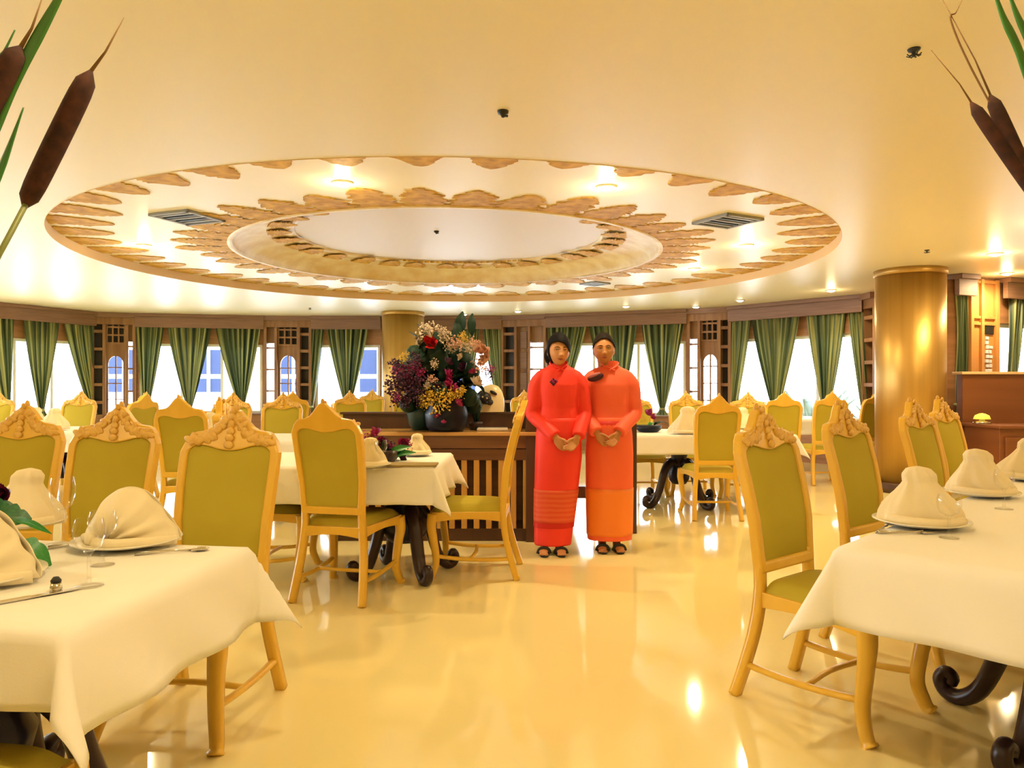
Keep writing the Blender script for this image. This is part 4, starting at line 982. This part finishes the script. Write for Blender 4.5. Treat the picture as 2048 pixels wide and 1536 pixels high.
# ------------------------------------------------------------------ people
def remeshed(mb, name, m, parent, vox, smooth=6, loc=None):
    me = mb.mesh(name, m); o = bpy.data.objects.new(name, me); COL.objects.link(o)
    r = o.modifiers.new('r', 'REMESH'); r.mode = 'VOXEL'; r.voxel_size = vox; r.use_smooth_shade = True
    if smooth: s_ = o.modifiers.new('s', 'SMOOTH'); s_.iterations = smooth; s_.factor = .5
    dg = bpy.context.evaluated_depsgraph_get(); me2 = bpy.data.meshes.new_from_object(o.evaluated_get(dg)); o.modifiers.clear(); o.data = me2; me2.name = name
    if not me2.materials: me2.materials.append(m)
    me2.polygons.foreach_set('use_smooth', [True] * len(me2.polygons))
    if parent: o.parent = parent
    if loc is not None: o.location = loc
    return o
def headpt(u, v, off=0.0):
    """u around (0=front, -Y), v from bottom 0 to top 1; origin at the head centre"""
    a = 2 * pi * u; ph = pi * (1 - v); x = sin(a) * sin(ph); y = -cos(a) * sin(ph); z = cos(ph)
    W_, D_, H_ = .0785, .093, .112
    jaw = max(0, -z); fr = max(0, -y)
    X = x * W_ * (1 - .30 * jaw ** 1.6); Y = y * D_ * (1 - .10 * jaw) - (.006 * jaw * fr); Z = z * H_
    if y > 0: Y -= .02 * jaw ** 1 * y
    if fr > 0.2:
        g = lambda cx, cz, sx, sz: math.exp(-((X - cx) / sx) ** 2 - ((Z - cz) / sz) ** 2)
        Y += .004 * g(0, .085, .05, .03)
        Y -= .0225 * g(0, -.030, .0125, .013) + .012 * g(0, -.006, .009, .022) + .008 * (g(.012, -.034, .008, .008) + g(-.012, -.034, .008, .008))
        Y += .0105 * (g(.031, .006, .017, .011) + g(-.031, .006, .017, .011)) - .0045 * (g(.030, .026, .022, .008) + g(-.030, .026, .022, .008))
        Y -= .006 * g(0, -.060, .024, .012) + .006 * g(0, -.095, .02, .014) - .004 * g(0, -.077, .02, .006)
        Y -= .005 * (g(.042, -.028, .02, .02) + g(-.042, -.028, .02, .02))
    l = Vector((X, Y, Z)); 
    return l + l.normalized() * off if off else l
def person(label, X, Y, skin, hairm, top_m, skirt_m, band_m, hd, hh, cfg):
    root = None; b = MB()
    hc = Vector(cfg['head']); T = Matrix.Translation(hc) @ Matrix.Rotation(cfg.get('tilt', 0), 4, 'Y') @ Matrix.Rotation(cfg.get('turn', 0), 4, 'Z')
    # one watertight skin: head, ears, neck, torso, arms, hands, legs, feet
    hv = []; nu, nv = 72, 56
    vs = [headpt(0, 0)]; 
    for j in range(1, nv):
        for i in range(nu): vs.append(headpt(i / nu, j / nv))
    vs.append(headpt(0, 1)); fs = []
    for j in range(nv - 2):
        for i in range(nu): fs.append((1 + j * nu + i, 1 + j * nu + (i + 1) % nu, 1 + (j + 1) * nu + (i + 1) % nu, 1 + (j + 1) * nu + i))
    for i in range(nu): fs.append((0, 1 + (i + 1) % nu, 1 + i)); fs.append((len(vs) - 1, 1 + (nv - 2) * nu + i, 1 + (nv - 2) * nu + (i + 1) % nu))
    b.add(vs, fs, True, T)
    for sg in (-1, 1): b.ell((sg * .076, .006, -.008), (.009, .018, .031), 12, 8, M=T)
    b.tube([hc + Vector((0, .022, -.04)), hc + Vector((0, .02, -.11)), Vector((0, .01, 1.40)), Vector((0, .01, 1.30))], [.050, .050, .056, .09], 16)
    b.tube([(0, 0, 1.34), (0, 0, 1.2), (0, 0, 1.05), (0, 0, .88), (0, 0, .8)], [(.10, .07), (.115, .08), (.10, .07), (.12, .08), (.10, .07)], 16, ref=(0, 1, 0))
    for sg in (-1, 1):
        b.tube([(sg * .07, 0, .85), (sg * .07, .0, .5), (sg * .06 + cfg['fx'], .01, .25), (sg * .055 + cfg['fx'], .012, .08), (sg * .055 + cfg['fx'], .0, .035)], [.075, .055, .045, .032, .03], 14)
        fxx = sg * .055 + cfg['fx']; b.tube([(fxx, .045, .028), (fxx, -.02, .04), (fxx + sg * .01, -.09, .03), (fxx + sg * .012, -.14, .022)], [(.026, .022), (.03, .03), (.036, .020), (.026, .012)], 12, ref=(0, 0, 1))
        for q in range(5): b.tube([(fxx + (q - 2) * .013 + sg * .01, -.13, .022), (fxx + (q - 2) * .014 + sg * .012, -.155 - .01 * (1 - abs(q - (1 if sg > 0 else 3)) / 3), .018)], .007, 6)
    hx, hy, hz = cfg['hand']; H_ = Vector((hx, hy, hz))
    for sg in (-1, 1):
        S = Vector((sg * (cfg['sh'] - .045), .0, 1.27)); E = Vector((sg * cfg['el'], .0, 1.04)); Wr = Vector((hx + sg * .075, hy + .03, hz + .085))
        b.tube([S, S.lerp(E, .5), E, E.lerp(Wr, .5), Wr], [.038, .040, .036, .032, .025], 12)
        # hand: palm pointing down and inward
        dv_ = Vector((-sg * .55, -.25, -.8)).normalized(); pal = Wr + dv_ * .045; side = Vector((-sg * .75, .1, .55)).normalized(); nr = Vector((0, -1, 0))
        b.tube([Wr, Wr + dv_ * .03, Wr + dv_ * .075], [(.024, .018), (.036, .015), (.034, .012)], 12, ref=(0, 1, 0))
        off = Vector((0, -.022 if sg > 0 else .0, 0))
        for q in range(4):
            st = Wr + dv_ * .072 + side * ((q - 1.5) * .016) + off * .5; ln = (.034, .042, .045, .036)[q]
            d1 = (dv_ * .9 + Vector((-sg * .5, -.1, 0))).normalized(); d2 = (Vector((-sg * .9, .15, -.25))).normalized(); d3 = Vector((-sg * .5, .8, .1)).normalized()
            b.tube([st - dv_ * .02, st + d1 * ln * .5 + off * .6, st + d1 * ln * .5 + d2 * ln * .6 + off, st + d1 * ln * .5 + d2 * ln * .7 + d3 * .015 + off], [.0085, .008, .0072, .006], 8)
        th0 = Wr + dv_ * .02 + side * .02 + Vector((0, -.008, 0)); b.tube([th0, th0 + side * .02 + dv_ * .025 + Vector((0, -.014, 0)), th0 + side * .028 + dv_ * .055 + Vector((0, -.02, 0))], [.011, .010, .0075], 8)
    body = remeshed(b, 'person', skin, None, .0038, 2, (X, Y, 0)); tag(body, label, 'person', 'women in long dresses')
    # clothes
    t = MB(); tp = cfg['torso']
    t.tube([(c, .0 + dy, z) for z, c, rx, ry, dy in tp], [(rx, ry) for z, c, rx, ry, dy in tp], 32, ref=(0, 1, 0))
    for sg in (-1, 1):
        sh = cfg['sh']; el = cfg['el']; Wr = Vector((hx + sg * .085, hy + .03, hz + .095))
        S = Vector((sg * (sh - .062), .0, 1.303)); S2 = Vector((sg * (sh - .018), .0, 1.225)); E = Vector((sg * el, .0, 1.03)); 
        t.tube([(sg * .03, .005, 1.345), (sg * .08, .003, 1.328), (sg * (sh - .062), .0, 1.300), (sg * (sh - .03), 0, 1.262)], [.040, .050, .056, .058], 16)
        t.tube(catmull([S, S2, S2.lerp(E, .5), E, E.lerp(Wr, .55), Wr], 5), [.050, .054, .057, .060, .061, .060, .058, .058, .057, .057, .056, .055, .055, .054, .054, .052, .052, .051, .051, .050, .050, .050, .050, .050, .050, .050][:26], 16)
    tun = remeshed(t, 'tunic', top_m, body, .006, 8)
    s_ = MB(); sk = cfg['skirt']
    def ring(u, v, prof=sk, e=0):
        k = v * (len(prof) - 1.0001); i = int(k); f = k - i; a = 2 * pi * u
        z, c, rx, ry = [prof[i][q] * (1 - f) + prof[i + 1][q] * f for q in range(4)]
        fold = 1 + .018 * sin(5 * a + 2 * v) * v + .012 * sin(9 * a) * v
        return (c + (rx + e) * cos(a) * fold, (ry + e) * sin(a) * fold, z)
    s_.grid(ring, 64, 30); s_.build('skirt', skirt_m, body, solid=.004)
    z1, z0 = cfg['band']; zt = sk[0][0]; zb = sk[-1][0]
    def profz(z):
        for i in range(len(sk) - 1):
            if sk[i][0] >= z >= sk[i + 1][0]: f = (sk[i][0] - z) / (sk[i][0] - sk[i + 1][0]); return (i + f) / (len(sk) - 1)
        return 1
    va, vb = profz(z1), profz(z0)
    s2 = MB(); s2.grid(lambda u, v: ring(u, va + (vb - va) * v, sk, .005), 64, 12); s2.build('hem_band', band_m, body, solid=.003)
    if cfg.get('line'):
        vc, vd = profz(cfg['line'][0]), profz(cfg['line'][1]); s3 = MB(); s3.grid(lambda u, v: ring(u, vc + (vd - vc) * v, sk, .007), 64, 3); s3.build('hem_stripe', M_red2, body)
    wb_ = MB(); wb_.tube([(0, 0, tp[0][0] + .05), (0, 0, tp[0][0] - .035)], [(tp[0][2] * .99, tp[0][3] * .99)] * 2, 32, ref=(0, 1, 0)); wb_.build('waistband', M_red2, body)
    # collar
    c_ = MB(); zc = 1.385
    for k, (dx0, dx1) in enumerate(((-.062, .030), (.062, -.012))):
        pts = catmull([(dx0 * .75, .045, zc + .035), (dx0, .0, zc + .022), (dx0 * .75, -.05, zc + .0), (dx1, -.082, zc - .035)], 5); c_.tube(pts, [(.006, .016)] * len(pts), 8, ref=(0, 1, 0))
    c_.build('collar', top_m, body)
    # eyes, brows, lips
    def onface(x, z, dy=0):
        best = None
        for j in range(12, 50):
            for i in list(range(0, 12)) + list(range(60, 72)):
                p = headpt(i / 72, j / 60); d = (p.x - x) ** 2 + (p.z - z) ** 2
                if best is None or d < best[0]: best = (d, p)
        return Vector((x, best[1].y + dy, z))
    def tm(m_): m_.v = [tuple(T @ Vector(v)) for v in m_.v]; return m_
    for sg in (-1, 1):
        ey = onface(sg * .030, .006); e = MB(); e.ell(ey + Vector((0, .004, 0)), (.0135, .007, .0068), 14, 8); eo = tm(e).build('eye', M_eyew, body)
        e = MB(); e.ell(ey + Vector((0, .0006, .0004)), (.0062, .0052, .0062), 12, 8); tm(e).build('iris', M_iris, eo)
        l = MB(); l.tube([onface(sg * .016, .0075, -.0005), ey + Vector((0, -.0035, .0078)), onface(sg * .045, .006, -.0005)], [.0012, .0019, .0012], 6); tm(l).build('upper_lid', M_iris, body)
        br = MB(); br.tube(catmull([onface(sg * .014, .0245, -.0008), onface(sg * .024, .0275, -.001), onface(sg * .036, .0275, -.001), onface(sg * .048, .0225, -.0008)], 4), [.0018, .0022, .0026, .0028, .003, .003, .003, .0028, .0026, .0022, .0018, .0014, .001], 6); tm(br).build('eyebrow', M_iris, body)
    lp = MB(); ly = onface(0, -.060); lp.tube([onface(-.026, -.0562, .001), ly + Vector((-.008, -.0015, .0022)), ly + Vector((0, -.0015, .0012)), ly + Vector((.008, -.0015, .0022)), onface(.026, -.0562, .001)], [.001, .0036, .0034, .0036, .001], 8)
    ly2 = onface(0, -.0655); lp.tube([onface(-.023, -.0580, .001), ly2 + Vector((0, -.002, 0)), onface(.023, -.0580, .001)], [.001, .0048, .001], 8); tm(lp).build('lips', M_lip1, body)
    nb = MB()
    for sg in (-1, 1): nb.ell(onface(sg * .0065, -.0395, -.0002), (.0028, .0016, .0014), 8, 6)
    tm(nb).build('nostrils', M_iris, body)
    # hair shell
    hb = MB(); nu, nv = 150, 110
    vs = [[None] * nu for _ in range(nv + 1)]
    for j in range(nv + 1):
        for i in range(nu):
            u = i / nu; v = j / nv; p = headpt(u, v); a = min(u, 1 - u) * 2  # 0 front 1 back
            th = hd * (.35 + .65 * max(0, (p.z + .02) / .12)) if p.z > -.02 else hd * .35
            th += cfg['volume'] * max(0, p.z / .114) ** 1.5 * (.4 + .6 * a)
            vs[j][i] = headpt(u, v, th)
    idx = {}; V = []; Fc = []
    def hairok(i, j):
        u = ((i + .5) % nu) / nu; v = (j + .5) / nv; p = headpt(u, v); a = min(u, 1 - u) * 2; sgn = 1 if u < .5 else -1
        part = cfg['part']; line = hh - .030 * (abs(p.x - part) / .06) ** 2
        if a > .36: k_ = min(1, (a - .36) / .10); line = (hh - .030 * (abs(p.x - part) / .06) ** 2) * (1 - k_) + .012 * k_
        if a > .52: line = .012 - .085 * min(1, (a - .52) / .2)
        if cfg.get('long') and u > .5 and a > .40: line = -.085
        return p.z > max(line, -.095)
    for j in range(nv):
        for i in range(nu):
            if hairok(i, j):
                q = []
                for jj, ii in ((j, i), (j, (i + 1) % nu), (j + 1, (i + 1) % nu), (j + 1, i)):
                    if (jj, ii) not in idx: idx[(jj, ii)] = len(V); V.append(tuple(vs[jj][ii]))
                    q.append(idx[(jj, ii)])
                Fc.append(tuple(q))
    hb.add(V, Fc, True, T); ho = hb.build('hair', hairm, body, solid=.006)
    bun = MB(); bun.ell(cfg['bun'][0], cfg['bun'][1], 20, 14, M=T); bun.ell((0, .012, .088), (.058, .07, .036 + cfg['volume']), 20, 12, M=T); bun.build('hair_bun', hairm, body)
    # sandals
    for sg in (-1, 1):
        fxx = sg * .062 + cfg['fx']; sd = MB(); sd.tube([(fxx, .06, .008), (fxx, -.03, .008), (fxx, -.10, .008), (fxx, -.165, .008)], [(.030, .008), (.034, .008), (.040, .008), (.024, .008)], 14, ref=(0, 0, 1)); so = sd.build('sandal', M_black, body)
        st = MB(); st.tube(catmull([(fxx - .042, -.09, .012), (fxx - .03, -.095, .042), (fxx, -.097, .052), (fxx + .03, -.095, .042), (fxx + .042, -.09, .012)], 4), [(.016, .004)] * 17, 8, ref=(0, 1, 0)); st.build('strap', M_black, so)
    return body
tors = lambda k, hem: [(hem, 0, .168 * k, .118 * k, 0), (1.0, 0, .158 * k, .108 * k, 0), (1.08, 0, .150 * k, .102 * k, 0), (1.17, 0, .156 * k, .112 * k, -.005), (1.24, 0, .162 * k, .112 * k, -.006), (1.30, 0, .166 * k, .095 * k, 0), (1.345, 0, .135, .078, .005), (1.375, 0, .090, .066, .01), (1.40, 0, .060, .058, .01), (1.425, 0, .053, .054, .01)]
p1 = person('person in a bright red long dress with hands clasped, the left of the two', .345, 5.56, M_skin, M_hair, M_red, M_red, M_brocade, .012, .060,
   dict(head=(-.002, -.02, 1.492), tilt=.04, turn=.18, fx=-.05, hand=(.05, -.165, .775), sh=.185, el=.195, torso=tors(.96, .905), part=-.02, volume=.020, long=1, bun=((-.035, .07, -.03), (.055, .055, .075)),
        skirt=[(1.0, 0, .152, .108), (.86, .0, .168, .118), (.72, 0, .172, .12), (.5, -.015, .162, .115), (.3, -.03, .15, .108), (.12, -.042, .138, .102), (.065, -.045, .134, .10)], band=(.475, .235), line=(.235, .195)))
p2 = person('person in a coral orange long dress with hands clasped, the right of the two', .735, 5.66, M_skin2, M_hair2, M_coral, M_coral2, mat('bright_orange_silk', (.95, .24, .03), .5), .008, .075,
   dict(head=(-.045, -.02, 1.508), tilt=-.03, turn=-.06, fx=.0, hand=(-.03, -.17, .80), sh=.19, el=.195, torso=tors(1.0, .925), part=0, volume=.008, bun=((.0, .085, .02), (.05, .04, .05)),
        skirt=[(1.0, 0, .155, .11), (.86, 0, .172, .122), (.72, 0, .178, .125), (.5, 0, .176, .124), (.3, 0, .172, .122), (.12, 0, .168, .12), (.085, 0, .166, .12)], band=(.47, .12)))
# corsages
c1 = MB(); c1.add([(0, -.004, .03), (.028, -.004, 0), (0, -.004, -.032), (-.028, -.004, 0), (0, -.014, 0)], [(0, 4, 1), (1, 4, 2), (2, 4, 3), (3, 4, 0), (0, 1, 2, 3)], False)
o = c1.build('corsage', M_purple, p1, (-.045, -.118, 1.265)); o['label'] = 'magenta and purple diamond corsage'
for k in range(5): MB().ell((-.012 + .009 * k, -.012, .012 - .008 * (k % 3)), (.009, .006, .008), 8, 6).build('petal', M_magenta, o)
b = MB(); b.ell((0, 0, 0), (.062, .022, .030), 20, 12, R=Matrix.Rotation(-.25, 4, 'Y')); o = b.build('corsage', M_purple, p2, (-.115, -.095, 1.30)); o['label'] = 'large dark purple flower on the shoulder'
MB().ell((-.012, -.008, .014), (.055, .018, .014), 16, 8, R=Matrix.Rotation(-.35, 4, 'Y')).build('petal', mat('mauve_petal', (.40, .12, .14), .5), o)
